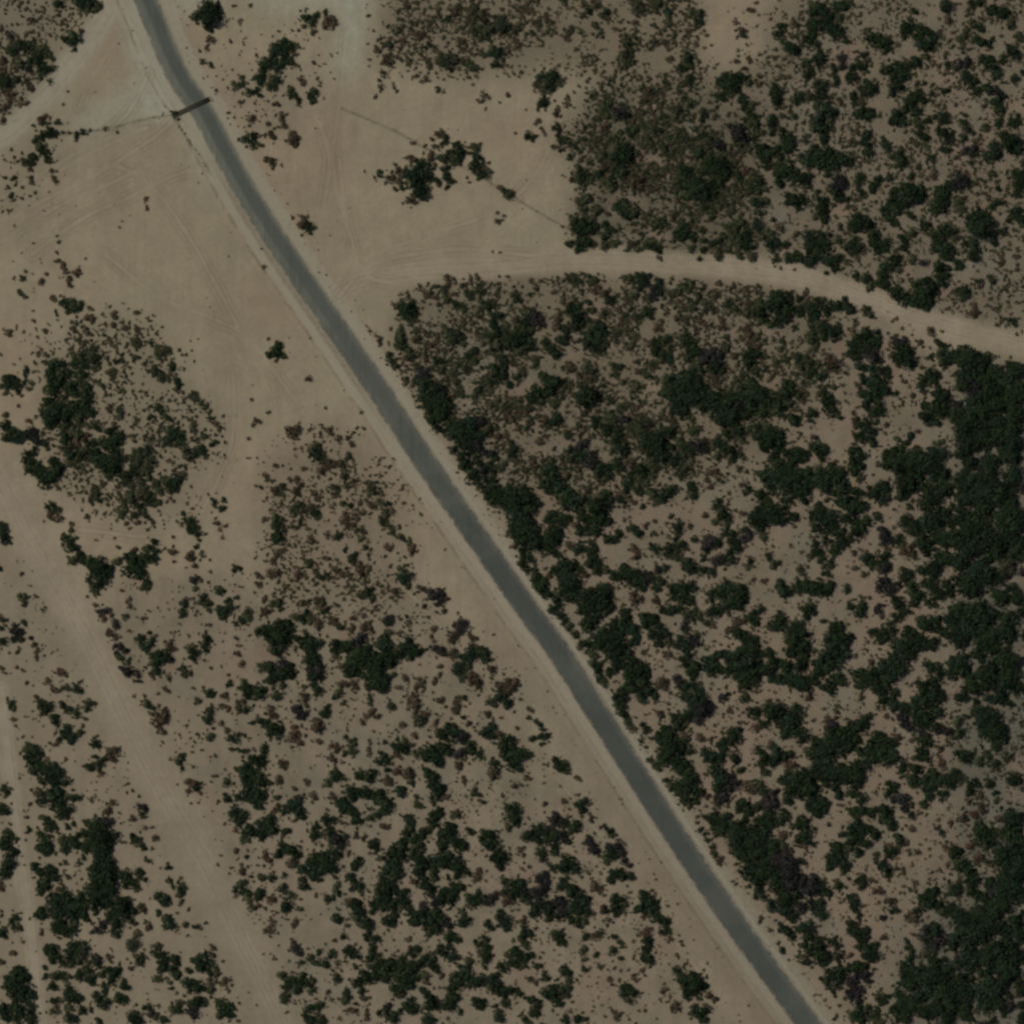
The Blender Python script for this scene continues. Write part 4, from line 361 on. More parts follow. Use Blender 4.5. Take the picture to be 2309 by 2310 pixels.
def sand_material():
    m, nt, b = new_mat('dry_sand'); g = G(nt)
    pos = g.n('ShaderNodeNewGeometry').outputs['Position']
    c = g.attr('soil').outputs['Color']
    n1 = g.noise(.09, 4, .6, pos); n2 = g.noise(.8, 4, .65, pos); n3 = g.noise(4.5, 2, .6, pos)
    n4 = g.noise(.28, 5, .7, pos); n5 = g.noise(2.0, 3, .7, pos)
    c = g.mix(g.rng(n4, .42, .72, 0, .30), c, (.29, .22, .135, 1))
    c = g.mix(g.rng(n5, .5, .75, 0, .22), c, (.30, .245, .155, 1))
    mp = g.n('ShaderNodeMapping'); g.link(pos, mp.inputs['Vector']); mp.inputs['Rotation'].default_value = (0, 0, math.radians(-33)); mp.inputs['Scale'].default_value = (.55, .03, 1)
    st = g.noise(1.0, 4, .6, mp.outputs[0])
    v = g.math('ADD', g.math('ADD', g.rng(n1, .3, .7, .93, 1.07), g.rng(n2, .3, .7, -.07, .07)), g.math('ADD', g.rng(n3, .3, .7, -.05, .05), g.rng(st, .3, .7, -.04, .04)))
    hs = g.n('ShaderNodeHueSaturation'); g.link(c, hs.inputs['Color']); g.link(v, hs.inputs['Value'])
    c = hs.outputs[0]
    # road shoulder: pale graded berm, wheel lines, weedy lines (a signed distance from the road's middle, metres)
    rd = g.attr('rd').outputs['Fac']
    wob = g.math('ADD', rd, g.math('ADD', g.rng(g.noise(.35, 3, .6, pos), .3, .7, -.22, .22), g.rng(n1, .3, .7, -.12, .12)))
    y = g.n('ShaderNodeSeparateXYZ'); g.link(pos, y.inputs[0]); y = y.outputs[1]
    south = g.rng(y, 40.0, -25.0)
    northish = g.rng(y, -30.0, 40.0)
    pl = g.mix(g.rng(y, 20.0, -120.0), (0.45, 0.385, 0.275, 1), (0.36, 0.315, 0.225, 1))  # shoulder tone follows the painted falloff southward
    berm = g.math('MULTIPLY', g.band(wob, -4.7, .8, 1.1), g.math('MULTIPLY', g.rng(south, 0, 1, .35, .9), g.rng(n2, .35, .6, .6, 1)))
    c = g.mix(berm, c, pl)
    c = g.mix(g.math('MULTIPLY', g.band(wob, -6.6, .5, .7), .4), c, pl)
    brk = g.rng(g.noise(.22, 3, .6, pos), .38, .56)
    c = g.mix(g.math('MULTIPLY', g.band(wob, -7.9, .22, .35), g.math('MULTIPLY', brk, .55)), c, (.21, .17, .105, 1))
    c = g.mix(g.math('MULTIPLY', g.band(wob, -6.0, .15, .3), g.math('MULTIPLY', brk, .35)), c, (.24, .19, .125, 1))
    c = g.mix(g.math('MULTIPLY', g.band(wob, -10.2, .2, .5), g.math('MULTIPLY', g.rng(n2, .45, .6), .3)), c, (.25, .20, .13, 1))
    rp = g.math('MULTIPLY', g.band(wob, 4.5, .35, .4), g.rng(g.noise(1.1, 3, .7, pos), .35, .6, .2, .9))
    c = g.mix(g.math('MULTIPLY', rp, south), c, (0.40, 0.375, 0.28, 1))
    c = g.mix(g.math('MULTIPLY', g.band(wob, 5.2, 1.3, 1.2), g.rng(n2, .35, .6, .2, .6)), c, pl)
    c = g.mix(g.math('MULTIPLY', g.band(wob, -4.4, 1.2, 1.2), g.math('MULTIPLY', northish, .45)), c, (.385, .355, .255, 1))
    c = g.mix(g.math('MULTIPLY', g.band(wob, 4.6, 1.0, 1.2), g.math('MULTIPLY', northish, .45)), c, (.385, .355, .255, 1))
    mids = g.math('MULTIPLY', g.rng(y, 108.0, 92.0), g.rng(y, 18.0, 40.0))
    c = g.mix(g.math('MULTIPLY', g.band(wob, -4.4, .5, .6), g.math('MULTIPLY', mids, g.rng(n2, .35, .6, .3, .8))), c, (.265, .205, .135, 1))
    c = g.mix(g.math('MULTIPLY', g.band(wob, -6.0, .5, .6), g.math('MULTIPLY', mids, .5)), c, (.43, .375, .265, 1))
    # ruts along the tracks and old tyre marks over the open sand
    td = g.math('ADD', g.attr('td').outputs['Fac'], g.rng(g.noise(.3, 3, .6, pos), .3, .7, -.25, .25))
    rut = g.math('ADD', g.band(td, .75, .22, .4), g.band(td, 2.1, .2, .4), clamp=True)
    c = g.mix(g.math('MULTIPLY', rut, g.rng(n1, .35, .6, .05, .30)), c, (.455, .385, .275, 1))
    c = g.mix(g.math('MULTIPLY', g.band(td, 1.4, .2, .4), g.rng(n4, .4, .6, .0, .30)), c, (.275, .215, .14, 1))
    md = g.math('ADD', g.attr('md').outputs['Fac'], g.rng(g.noise(.2, 3, .6, pos), .3, .7, -.3, .3))
    tyre = g.math('MULTIPLY', g.math('ADD', g.band(md, .85, .12, .35), g.math('MULTIPLY', g.band(md, 2.0, .15, .5), .6), clamp=True), g.rng(g.noise(.1, 2, .5, pos), .4, .58))
    c = g.mix(g.math('MULTIPLY', tyre, .5), c, (.255, .20, .125, 1))
    c = g.mix(g.math('MULTIPLY', g.math('MULTIPLY', g.band(md, 0, .3, .4), g.rng(n1, .4, .6)), .22), c, (.45, .38, .265, 1))
    # trodden line under the fences
    fd = g.attr('fd').outputs['Fac']
    fw = g.math('ADD', fd, g.rng(n2, .3, .7, -.2, .3))
    c = g.mix(g.math('MULTIPLY', g.rng(fw, .75, .2), .38), c, (.19, .155, .10, 1))
    g.link(c, b.inputs['Base Color'])
    bp = g.n('ShaderNodeBump'); bp.inputs['Strength'].default_value = .5; bp.inputs['Distance'].default_value = .12
    g.link(g.math('ADD', n2, g.math('MULTIPLY', n3, .5)), bp.inputs['Height']); g.link(bp.outputs[0], b.inputs['Normal'])
    return m
SANDM = sand_material()

def road_material():
    m, nt, b = new_mat('old_asphalt'); g = G(nt)
    pos = g.n('ShaderNodeNewGeometry').outputs['Position']
    rd = g.attr('rd').outputs['Fac']; soilc = g.attr('soil').outputs['Color']
    y = g.n('ShaderNodeSeparateXYZ'); g.link(pos, y.inputs[0]); y = y.outputs[1]
    n1 = g.noise(.12, 4, .6, pos); n2 = g.noise(1.6, 4, .7, pos); n3 = g.noise(14, 2, .6, pos)
    dusty = g.rng(g.math('ADD', y, g.rng(n1, .3, .7, -18, 18)), -20.0, 95.0)
    base = g.mix(dusty, (.099, .107, .086, 1), (.196, .202, .152, 1))
    mp = g.n('ShaderNodeMapping'); g.link(pos, mp.inputs['Vector']); mp.inputs['Rotation'].default_value = (0, 0, math.radians(-33)); mp.inputs['Scale'].default_value = (1.1, .045, 1)
    st = g.noise(1.0, 4, .65, mp.outputs[0]); pt = g.noise(.055, 3, .5, pos)
    base = g.mix(g.rng(st, .42, .68, 0, .5), base, (.072, .082, .074, 1))
    base = g.mix(g.rng(pt, .5, .66, 0, .5), base, (.150, .148, .118, 1))
    # worn wheel paths and a dirtier middle
    wh = g.math('ADD', rd, g.rng(g.noise(.06, 2, .5, pos), .3, .7, -.3, .3))
    dark = g.math('ADD', g.band(wh, .1, .6, .9), g.band(wh, 1.7, .35, .6), clamp=True)
    base = g.mix(g.math('MULTIPLY', dark, g.rng(dusty, 0, 1, .10, .78)), base, (.098, .106, .088, 1))
    base = g.mix(g.math('MULTIPLY', g.band(wh, 2.5, .3, .5), .3), base, (.20, .185, .15, 1))
    v = g.math('ADD', g.math('ADD', g.rng(n1, .3, .7, .93, 1.07), g.rng(n2, .3, .7, -.07, .07)), g.rng(n3, .3, .7, -.05, .05))
    hs = g.n('ShaderNodeHueSaturation'); g.link(base, hs.inputs['Color']); g.link(v, hs.inputs['Value'])
    # windblown sand over both edges
    e = g.math('ADD', g.math('ABSOLUTE', rd), g.math('ADD', g.rng(g.noise(.5, 4, .7, pos), .3, .7, -.45, .45), g.rng(n2, .3, .7, -.2, .2)))
    dust = g.mix(.5, soilc, (.36, .31, .22, 1))
    c = g.mix(g.rng(e, 2.85, 3.55), hs.outputs[0], dust)
    c = g.mix(g.math('MULTIPLY', g.band(rd, -3.25, .18, .25), g.rng(g.noise(.3, 3, .6, pos), .42, .56, 0, .5)), c, (.115, .095, .07, 1))
    g.link(c, b.inputs['Base Color'])
    bp = g.n('ShaderNodeBump'); bp.inputs['Strength'].default_value = .3; bp.inputs['Distance'].default_value = .02
    g.link(n3, bp.inputs['Height']); g.link(bp.outputs[0], b.inputs['Normal'])
    return m
ROADM = road_material()

def leaf_material(name, dark, light, odd, trans=.15):
    m, nt, b = new_mat(name); g = G(nt)
    a = g.attr('tint'); sp = g.n('ShaderNodeSeparateColor'); g.link(a.outputs['Color'], sp.inputs[0])
    r = g.n('ShaderNodeObjectInfo').outputs['Random']
    f = g.math('ADD', g.math('MULTIPLY', sp.outputs[0], .6), g.math('MULTIPLY', g.math('FRACT', g.math('ADD', sp.outputs[1], r)), .4))
    c = g.mix(f, dark, light)
    h = g.math('FRACT', g.math('MULTIPLY', g.math('ADD', sp.outputs[1], r), 7.31))
    c = g.mix(g.rng(h, .62, 1.0, 0, .75), c, odd)
    g.link(c, b.inputs['Base Color'])
    b.inputs['Roughness'].default_value = .75
    return m
LEAF = {
    'd': leaf_material('thorn_leaf_dark', (.010, .020, .009, 1), (.040, .062, .023, 1), (.026, .048, .026, 1)),
    'o': leaf_material('thorn_leaf_olive', (.026, .036, .018, 1), (.075, .085, .042, 1), (.085, .080, .045, 1)),
    'm': leaf_material('thorn_leaf_dull', (.036, .048, .021, 1), (.095, .110, .048, 1), (.100, .084, .046, 1)),
    'p': leaf_material('bare_twig_grey', (.018, .018, .017, 1), (.052, .050, .044, 1), (.060, .048, .044, 1)),
    'g': leaf_material('dry_grass_blade', (.060, .058, .032, 1), (.140, .125, .072, 1), (.130, .090, .055, 1)),
    'b': leaf_material('dry_brown_twig', (.055, .041, .023, 1), (.140, .104, .062, 1), (.135, .075, .050, 1)),
}
def plain(name, c, rough=.8, metal=0.0, scale=6.0):
    m, nt, b = new_mat(name); g = G(nt)
    tc = g.n('ShaderNodeTexCoord').outputs['Object']
    n = g.noise(scale, 3, .6, tc)
    g.link(g.mix(g.rng(n, .3, .7), tuple(x * .7 for x in c) + (1,), tuple(min(1, x * 1.25) for x in c) + (1,)), b.inputs['Base Color'])
    b.inputs['Roughness'].default_value = rough; b.inputs['Metallic'].default_value = metal
    return m
BARK = plain('grey_bark', (.11, .09, .07)); STEEL = plain('dark_rusty_steel', (.085, .076, .052), .75); PITM = plain('dirty_concrete', (.10, .09, .066))
WOOD = plain('weathered_post', (.12, .095, .07)); WIRE = plain('dull_wire', (.16, .15, .13), .5)

# ---------------------------------------------------------------- ground, road, tracks
far = np.array([150., 400, 1200, 4000, 12000]) / M
ax = np.concatenate([GX0 - far[::-1], gx, GX1 + far])
AX, AY = np.meshgrid(ax, ax)
P = np.stack([AX.ravel(), AY.ravel()], 1); n = len(ax)
wx, wy = W(P[:, 0], P[:, 1])
i, j = np.meshgrid(np.arange(n - 1), np.arange(n - 1)); q = (j * n + i).ravel()
F = np.stack([q, q + n, q + n + 1, q + 1], 1)
zz = ground_z(P); inner = (P[:, 0] >= GX0) & (P[:, 0] <= GX1) & (P[:, 1] >= GX0) & (P[:, 1] <= GX1)
zz[~inner] = -.3
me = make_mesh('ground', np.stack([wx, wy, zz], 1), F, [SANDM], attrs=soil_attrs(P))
link('ground', me, kind='structure')

def ribbon(name, pts, half, z, mat, across=13, step=6, rag=0.0, seed=0):
    c = chain(pts, step); t = np.gradient(c, axis=0); t /= np.linalg.norm(t, axis=1)[:, None]
    nrm = np.stack([-t[:, 1], t[:, 0]], 1)
    r = np.random.default_rng(seed)
    def jag(): 
        a = np.interp(np.arange(len(c)), np.arange(0, len(c) + 9, 6), r.random(len(np.arange(0, len(c) + 9, 6))) - .5) * rag + (r.random(len(c)) - .5) * rag * .5
        return a
    u = np.linspace(-1, 1, across)
    hl, hr = half / M + jag() / M, half / M + jag() / M
    off = np.where(u[None, :] < 0, u[None, :] * hl[:, None], u[None, :] * hr[:, None])
    Q = (c[:, None, :] + off[..., None] * nrm[:, None, :]).reshape(-1, 2)
    X, Y = W(Q[:, 0], Q[:, 1]); m = len(c)
    i, j = np.meshgrid(np.arange(across - 1), np.arange(m - 1)); q = (j * across + i).ravel()
    F = np.stack([q, q + 1, q + across + 1, q + across], 1)
    V3 = np.stack([X, Y, np.full(len(Q), z)], 1)
    a, b_, c_ = V3[F[0, 0]], V3[F[0, 1]], V3[F[0, 2]]
    if np.cross(b_ - a, c_ - a)[2] < 0: F = F[:, ::-1]
    at = soil_attrs(Q)
    if mat is ROADM: at['rd'] = ('FLOAT', np.abs(off).ravel() * M * np.sign(sdist(Q, L_ROAD) + 1e-6))
    return link(name, make_mesh(name, V3, F, [mat], attrs=at), kind='structure')
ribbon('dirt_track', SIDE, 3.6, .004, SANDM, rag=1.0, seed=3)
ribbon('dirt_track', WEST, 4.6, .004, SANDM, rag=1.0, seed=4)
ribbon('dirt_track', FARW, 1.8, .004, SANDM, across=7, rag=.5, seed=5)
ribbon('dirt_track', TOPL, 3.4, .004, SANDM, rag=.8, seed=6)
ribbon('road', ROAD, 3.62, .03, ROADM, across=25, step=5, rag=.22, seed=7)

# ---------------------------------------------------------------- plants
def basis(n):
    """random tangent frames for unit normals"""
    a = rng.normal(size=n.shape); t = np.cross(n, a); t /= np.linalg.norm(t, axis=1)[:, None] + 1e-9
    return t, np.cross(n, t)
def crown_template(leaves, size, lobes, seed, sparse=False):
    """unit-radius crown of leaf-sprig faces: lobes of different size, gaps between them, tint per clump"""
    r = np.random.default_rng(seed)
    ang = r.random(lobes) * 6.283; rad = np.sqrt(r.random(lobes)) * .62; rad[0] *= .3
    C = np.stack([np.cos(ang) * rad, np.sin(ang) * rad, .62 + (r.random(lobes) - .5) * .34 - rad * .28], 1)
    R = .30 + r.random(lobes) * .20
    if sparse: R *= .85
    k = r.integers(0, lobes, leaves)
    dirn = r.normal(size=(leaves, 3)); dirn[:, 2] = np.abs(dirn[:, 2]) * .9 - .25
    dirn /= np.linalg.norm(dirn, axis=1)[:, None]
    rr = R[k] * (.55 + .5 * r.random(leaves) ** .6)
    pos = C[k] + dirn * rr[:, None] * np.array([1, 1, .8])
    nrm = dirn + r.normal(size=(leaves, 3)) * .55 + np.array([0, 0, .35]); nrm /= np.linalg.norm(nrm, axis=1)[:, None]
    t, b = basis(nrm)
    s = size * (.6 + .8 * r.random(leaves)); e = .6 + .5 * r.random(leaves)
    v = np.stack([pos + t * s[:, None], pos + b * (s * e)[:, None], pos - t * s[:, None] * .9, pos - b * (s * e)[:, None]], 1).reshape(-1, 3)
    clump = r.random(lobes)
    tint = np.clip(clump[k] * .55 + r.random(leaves) * .5 - .05, 0, 1)
    return v, np.repeat(tint, 4)
def trunk_template(seed):
    """tapered trunk that forks into limbs, unit crown radius"""
    r = np.random.default_rng(seed); vs, fs = [], []
    def tube(p0, p1, r0, r1, sides=6):
        p0, p1 = np.array(p0), np.array(p1); ax_ = p1 - p0; ax_ /= np.linalg.norm(ax_)
        u = np.cross(ax_, [1, .3, .2]); u /= np.linalg.norm(u); w = np.cross(ax_, u); base = len(vs)
        for p, q in ((p0, r0), (p1, r1)):
            for s in range(sides):
                a = 6.283 * s / sides; vs.append(p + (u * math.cos(a) + w * math.sin(a)) * q)
        for s in range(sides):
            fs.append((base + s, base + (s + 1) % sides, base + sides + (s + 1) % sides, base + sides + s))
    tube((0, 0, -.08), (.02, .01, .3), .075, .055)
    for k in range(5):
        a = 6.283 * k / 5 + r.random(); L = .35 + .25 * r.random()
        mid = (math.cos(a) * L * .5, math.sin(a) * L * .5, .5 + .1 * r.random())
        tube((.02, .01, .28), mid, .045, .03); tube(mid, (math.cos(a) * L, math.sin(a) * L, .72 + .1 * r.random()), .03, .012)
    return np.array(vs), np.array(fs)
quad = lambda n: np.arange(n * 4).reshape(n, 4)
NV = 9
BIG = [crown_template(640, .078, 9 + s % 4, 100 + s) for s in range(NV)]
MID = [crown_template(190, .135, 6 + s % 3, 200 + s) for s in range(8)]
SML = [crown_template(52, .225, 4 + s % 3, 300 + s) for s in range(8)]
SPR = [crown_template(34, .200, 4 + s % 3, 400 + s, True) for s in range(6)]
TINY = [crown_template(16, .36, 3, 500 + s) for s in range(6)]

plants = []
for (ox, oy), s in PLANTS.items():
    for e in s.replace('\n', '').split(','):
        t = e.split(); mm = re.fullmatch(r'(\d+)([a-z]*)', t[2])
        plants.append((ox + int(t[0]) * 3.0036 + rng.uniform(-1.5, 1.5), oy + int(t[1]) * 3.0036 + rng.uniform(-1.5, 1.5), int(mm[1]), mm[2]))
# strips of the photo that its white frame hides: carry the bush across from both sides
def carry(axis, lo, hi, a0, a1):
    for p in list(plants):
        u, o_ = p[axis], p[1 - axis]
        if not a0 < o_ < a1: continue
        q = None
        if lo - 16 < u <= lo and rng.random() < .55: q = 2 * lo - u
        elif hi <= u < hi + 16 and rng.random() < .55: q = 2 * hi - u
        if q is None: continue
        o2 = o_ + rng.uniform(-12, 12)
        plants.append((q, o2, p[2], p[3]) if axis == 0 else (o2, q, p[2], p[3]))
carry(0, 165, 182, 165, 2146); carry(0, 2129, 2146, 165, 2146); carry(1, 165, 182, 165, 2146); carry(1, 2129, 2146, 165, 2146)
X = np.array([p[0] for p in plants]); Y = np.array([p[1] for p in plants]); RU = np.array([p[2] for p in plants], float)
code = [p[3] for p in plants]
RM = (RU + rng.uniform(-.35, .35, len(RU))) * .39                  # crown radius, metres, shade included
RC = np.maximum(RM * np.where(RU >= 5, 1.30, np.where(RU >= 3, 1.18, 1.08)), .35)
dense_right = (X > 2150) & (Y > 790)
RC = np.where(dense_right & (RU >= 4), RC * 1.16, RC)
X = X + np.where(dense_right, rng.normal(size=len(X)) * 9, 0); Y = Y + np.where(dense_right, rng.normal(size=len(Y)) * 9, 0)
# the dark spot read from the photo is crown plus shade: set the crown back towards the sun
shx, shy = -SUN[0] / SUN[2], -SUN[1] / SUN[2]
X = X - shx * RC * .26 / M; Y = Y + shy * RC * .26 / M
PXY = np.stack([X, Y], 1)
ok = np.abs(sdist(PXY, L_ROAD)) * M > 4.2 + RC * .5
idx_all = np.nonzero(ok)[0]
kinds = np.array([('b' if 'b' in c else 'o' if 'o' in c else 'p' if 'p' in c else 'd') for c in code])
sparse = np.array(['s' in c for c in code])
thin = np.zeros(len(X), bool)
for nm in ('north', 'thicket', 'wedge', 'brownplain', 'oval', 'corner'): thin |= inside(PXY, V(Z[nm]))
mid = (kinds == 'd') & (((RU <= 4) & (rng.random(len(X)) < np.where(thin, .65, .3))) | ((RU == 5) & thin & (rng.random(len(X)) < .45)))
kinds = np.where(mid, 'm', kinds)
is_shrub = (kinds == 'b') | sparse | (RU <= 3)
# how much of each shows clear of its neighbours
vis = np.zeros(len(X))
for k in idx_all:
    dd = np.hypot(X - X[k], Y - Y[k]) * M; nb = (dd < RC + RC[k]) & (dd > 0)
    ov = np.clip((RC[nb] + RC[k] - dd[nb]) / (2 * RC[k]), 0, 1).sum()
    vis[k] = RC[k] ** 2 * (1 - .38 * min(1.4, ov)) * (1.25 if not nb.any() else 1)
inframe = (X > -10) & (X < 2319) & (Y > -10) & (Y < 2320)
def pick(sel, n):
    c = [k for k in idx_all if sel[k] and inframe[k]]
    return sorted(c, key=lambda k: -vis[k])[:n]
TREES = pick(~is_shrub, 300); SHRUBS = pick(is_shrub, 300)
chosen = set(TREES) | set(SHRUBS)

# ---- names for places, used in the labels
sd_road = sdist(PXY, L_ROAD) * M; sd_side = sdist(PXY, L_SIDE) * M; sd_west = sdist(PXY, L_WEST) * M
dfence = np.minimum.reduce([np.abs(sdist(PXY, l)) * M for l in (L_FW, L_FS)]); dfe = np.abs(sdist(PXY, L_FE)) * M
vx, vy = X * K, Y * K
def place(k):
    x, y = vx[k], vy[k]
    if dfence[k] < 5: return 'beside the fence near the road grid'
    if dfe[k] < 6: return 'along the thin fence crossing open sand'
    if 0 < sd_road[k] < 13:
        s = ('top', 'upper', 'upper middle', 'middle', 'lower middle', 'lower', 'bottom')[min(6, int(y / 276))]
        return f"on the road's right verge, {s} stretch"
    if -16 < sd_road[k] < 0:
        s = ('top', 'upper', 'middle', 'lower', 'bottom')[min(4, int(y / 387))]
        return f"on the road's left verge, {s} stretch"
    if abs(sd_side[k]) < 11 and x > 700:
        return f"{'below' if sd_side[k] > 0 and False else ('above' if y < np.interp(x, L_SIDE[:, 0] * K, L_SIDE[:, 1] * K) else 'below')} the sandy side track, {'left' if x < 1150 else 'middle' if x < 1550 else 'right'} part"
    if abs(sd_west[k]) < 10:
        return f"{'right' if sd_west[k] > 0 else 'left'} of the broad sand track, {'upper' if y < 1350 else 'lower'} part"
    c = ('far-left', 'left', 'centre-left', 'central', 'centre-right', 'right', 'far-right', 'right-edge')[min(7, max(0, int(x / 241.4)))]
    r = ('top', 'upper', 'upper-middle', 'middle', 'lower-middle', 'lower', 'bottom')[min(6, max(0, int(y / 276)))]
    return f"in the {r} {c} scrub"
ORD = 'first second third fourth fifth sixth seventh eighth ninth tenth eleventh twelfth thirteenth fourteenth fifteenth sixteenth seventeenth eighteenth nineteenth twentieth'.split()
def describe(keys, noun):
    groups = {}
    q1, q2 = np.quantile(RC[keys], [.34, .68])
    for k in keys:
        if noun == 'thorn tree':
            size = 'broad' if RC[k] > q2 else 'medium' if RC[k] > q1 else 'small'
            colr = {'d': 'dark green', 'm': 'dull green', 'o': 'olive', 'p': 'bare grey', 'b': 'brown'}[kinds[k]]
        else:
            size = 'large' if RC[k] > q2 else 'medium' if RC[k] > q1 else 'small'
            colr = ('sparse ' if sparse[k] else '') + {'d': 'dark green', 'm': 'dull green', 'o': 'olive', 'p': 'grey', 'b': 'brown'}[kinds[k]]
        groups.setdefault((f"{size} {colr} {noun}", place(k)), []).append(k)
    out = {}
    for (what, where), ks in groups.items():
        ks.sort(key=lambda k: Y[k]); n_ = len(ks)
        for r_, k in enumerate(ks):
            if n_ == 1: out[k] = f"{what} {where}"
            elif r_ == 0: out[k] = f"{what}, topmost of {where}"
            elif r_ == n_ - 1: out[k] = f"{what}, lowest of {where}"
            elif r_ <= (n_ - 1) / 2: out[k] = f"{what}, {ORD[r_]} from top of {where}"
            else: out[k] = f"{what}, {ORD[n_ - 1 - r_]} from bottom of {where}"
    return out
LAB = {**describe(TREES, 'thorn tree'), **describe(SHRUBS, 'shrub')}

def template_mesh(name, tpl, mat):
    v, t = tpl
    return make_mesh(name, v, quad(len(v) // 4), [mat], attrs={'tint': ('FLOAT_COLOR', np.stack([t, t * 0, t * 0, t * 0 + 1], 1))})
MESH = {}
def get_mesh(fam, s, kd):
    key = (id(fam), s, kd)
    if key not in MESH: MESH[key] = template_mesh('crown' if fam is BIG else 'shrub', fam[s], LEAF[kd])
    return MESH[key]
TRUNKS = []
for s in range(4):
    v, f = trunk_template(600 + s); TRUNKS.append(make_mesh('trunk', v, f, [BARK]))

tree_root, shrub_root = {}, {}
def copy_of(src):
    c = src.copy(); col.objects.link(c); return c
first_tree = None
for n_, k in enumerate(TREES):
    wx_, wy_ = W(X[k], Y[k]); z = float(ground_z(PXY[k:k + 1])[0])
    if first_tree is None:
        root = bpy.data.objects.new('thorn_tree', None); col.objects.link(root)
        crown = link('crown', get_mesh(BIG, 0, 'd'), root); trunk = link('trunk', TRUNKS[0], root)
        root['category'] = 'tree'; root['group'] = 'thorn trees of the dry bushland'; root.empty_display_size = .5
        first_tree = (root, crown, trunk)
    else:
        root, crown, trunk = (copy_of(o) for o in first_tree)
        crown.parent = root; trunk.parent = root
    crown.data = get_mesh(BIG, int(rng.integers(NV)), kinds[k]); trunk.data = TRUNKS[n_ % 4]
    s = RC[k]
    root.location = (wx_, wy_, z); root.rotation_euler = (0, 0, rng.random() * 6.283)
    root.scale = (s * rng.uniform(.92, 1.08), s * rng.uniform(.92, 1.08), s * rng.uniform(.85, 1.1))
    root['label'] = LAB[k]
first_shrub = None
for n_, k in enumerate(SHRUBS):
    wx_, wy_ = W(X[k], Y[k]); z = float(ground_z(PXY[k:k + 1])[0])
    fam = SPR if sparse[k] else MID
    msh = get_mesh(fam, int(rng.integers(len(fam))), kinds[k])
    if first_shrub is None:
        first_shrub = o = link('dry_shrub', msh)
        o['category'] = 'shrub'; o['group'] = 'low shrubs on the sand'
    else:
        o = copy_of(first_shrub); o.data = msh
    s = RC[k]
    o.location = (wx_, wy_, z - .1 * s); o.rotation_euler = (0, 0, rng.random() * 6.283); o.scale = (s * rng.uniform(.9, 1.1), s * rng.uniform(.9, 1.1), s * .95)
    o['label'] = LAB[k]

# ---- the rest of the bush: one object each
def heap(name, items, label, mats=None):
    """items: list of (x px, y px, radius m, template, kind letter)"""
    KD = 'dopbm'; vs, ts, ms = [], [], []
    P_ = np.array([(a[0], a[1]) for a in items]); zs = ground_z(P_)
    for (x, y, r, tpl, kd), z in zip(items, zs):
        v, t = tpl; a = rng.random() * 6.283; ca, sa = math.cos(a), math.sin(a)
        sx, sy = r * rng.uniform(.88, 1.12), r * rng.uniform(.88, 1.12)
        wx_, wy_ = W(x, y)
        vx_ = v[:, 0] * sx; vy_ = v[:, 1] * sy
        vs.append(np.stack([vx_ * ca - vy_ * sa + wx_, vx_ * sa + vy_ * ca + wy_, v[:, 2] * r * .95 + z - .08 * r], 1))
        q = rng.random()
        ts.append(np.stack([t, t * 0 + q, t * 0, t * 0 + 1], 1)); ms.append(np.full(len(v) // 4, KD.index(kd)))
    v = np.concatenate(vs); t = np.concatenate(ts)
    me = make_mesh(name, v, quad(len(v) // 4), mats or [LEAF[c] for c in KD], np.concatenate(ms), {'tint': ('FLOAT_COLOR', t)})
    return link(name, me, kind='stuff', label=label)
rest_t, rest_s, fringe = [], [], []
for k in idx_all:
    if k in chosen: continue
    r = RC[k]
    if is_shrub[k]:
        fam = SPR if sparse[k] else (SML if RU[k] >= 2 else TINY)
        rest_s.append((X[k], Y[k], r, fam[int(rng.integers(len(fam)))], kinds[k]))
    else:
        rest_t.append((X[k], Y[k], r, MID[int(rng.integers(len(MID)))], kinds[k]))
# low growth fringing the bigger bushes
for k in idx_all:
    if RU[k] < 4: continue
    for _ in range(int(rng.integers(1, 5))):
        a, dd_ = rng.random() * 6.283, RC[k] * rng.uniform(.75, 1.45)
        x, y = X[k] + math.cos(a) * dd_ / M, Y[k] + math.sin(a) * dd_ / M
        fringe.append((x, y, rng.uniform(.35, .85), k))
FX = np.array([f[:2] for f in fringe]); fr_ok = np.abs(sdist(FX, L_ROAD)) * M > 5.6
for l, w in ((L_SIDE, 4.0), (L_WEST, 4.4)): fr_ok &= np.abs(sdist(FX, l)) * M > w
for f, okk in zip(fringe, fr_ok):
    if okk: rest_s.append((f[0], f[1], f[2], SML[int(rng.integers(8))], str(rng.choice(list('mmobd')))))
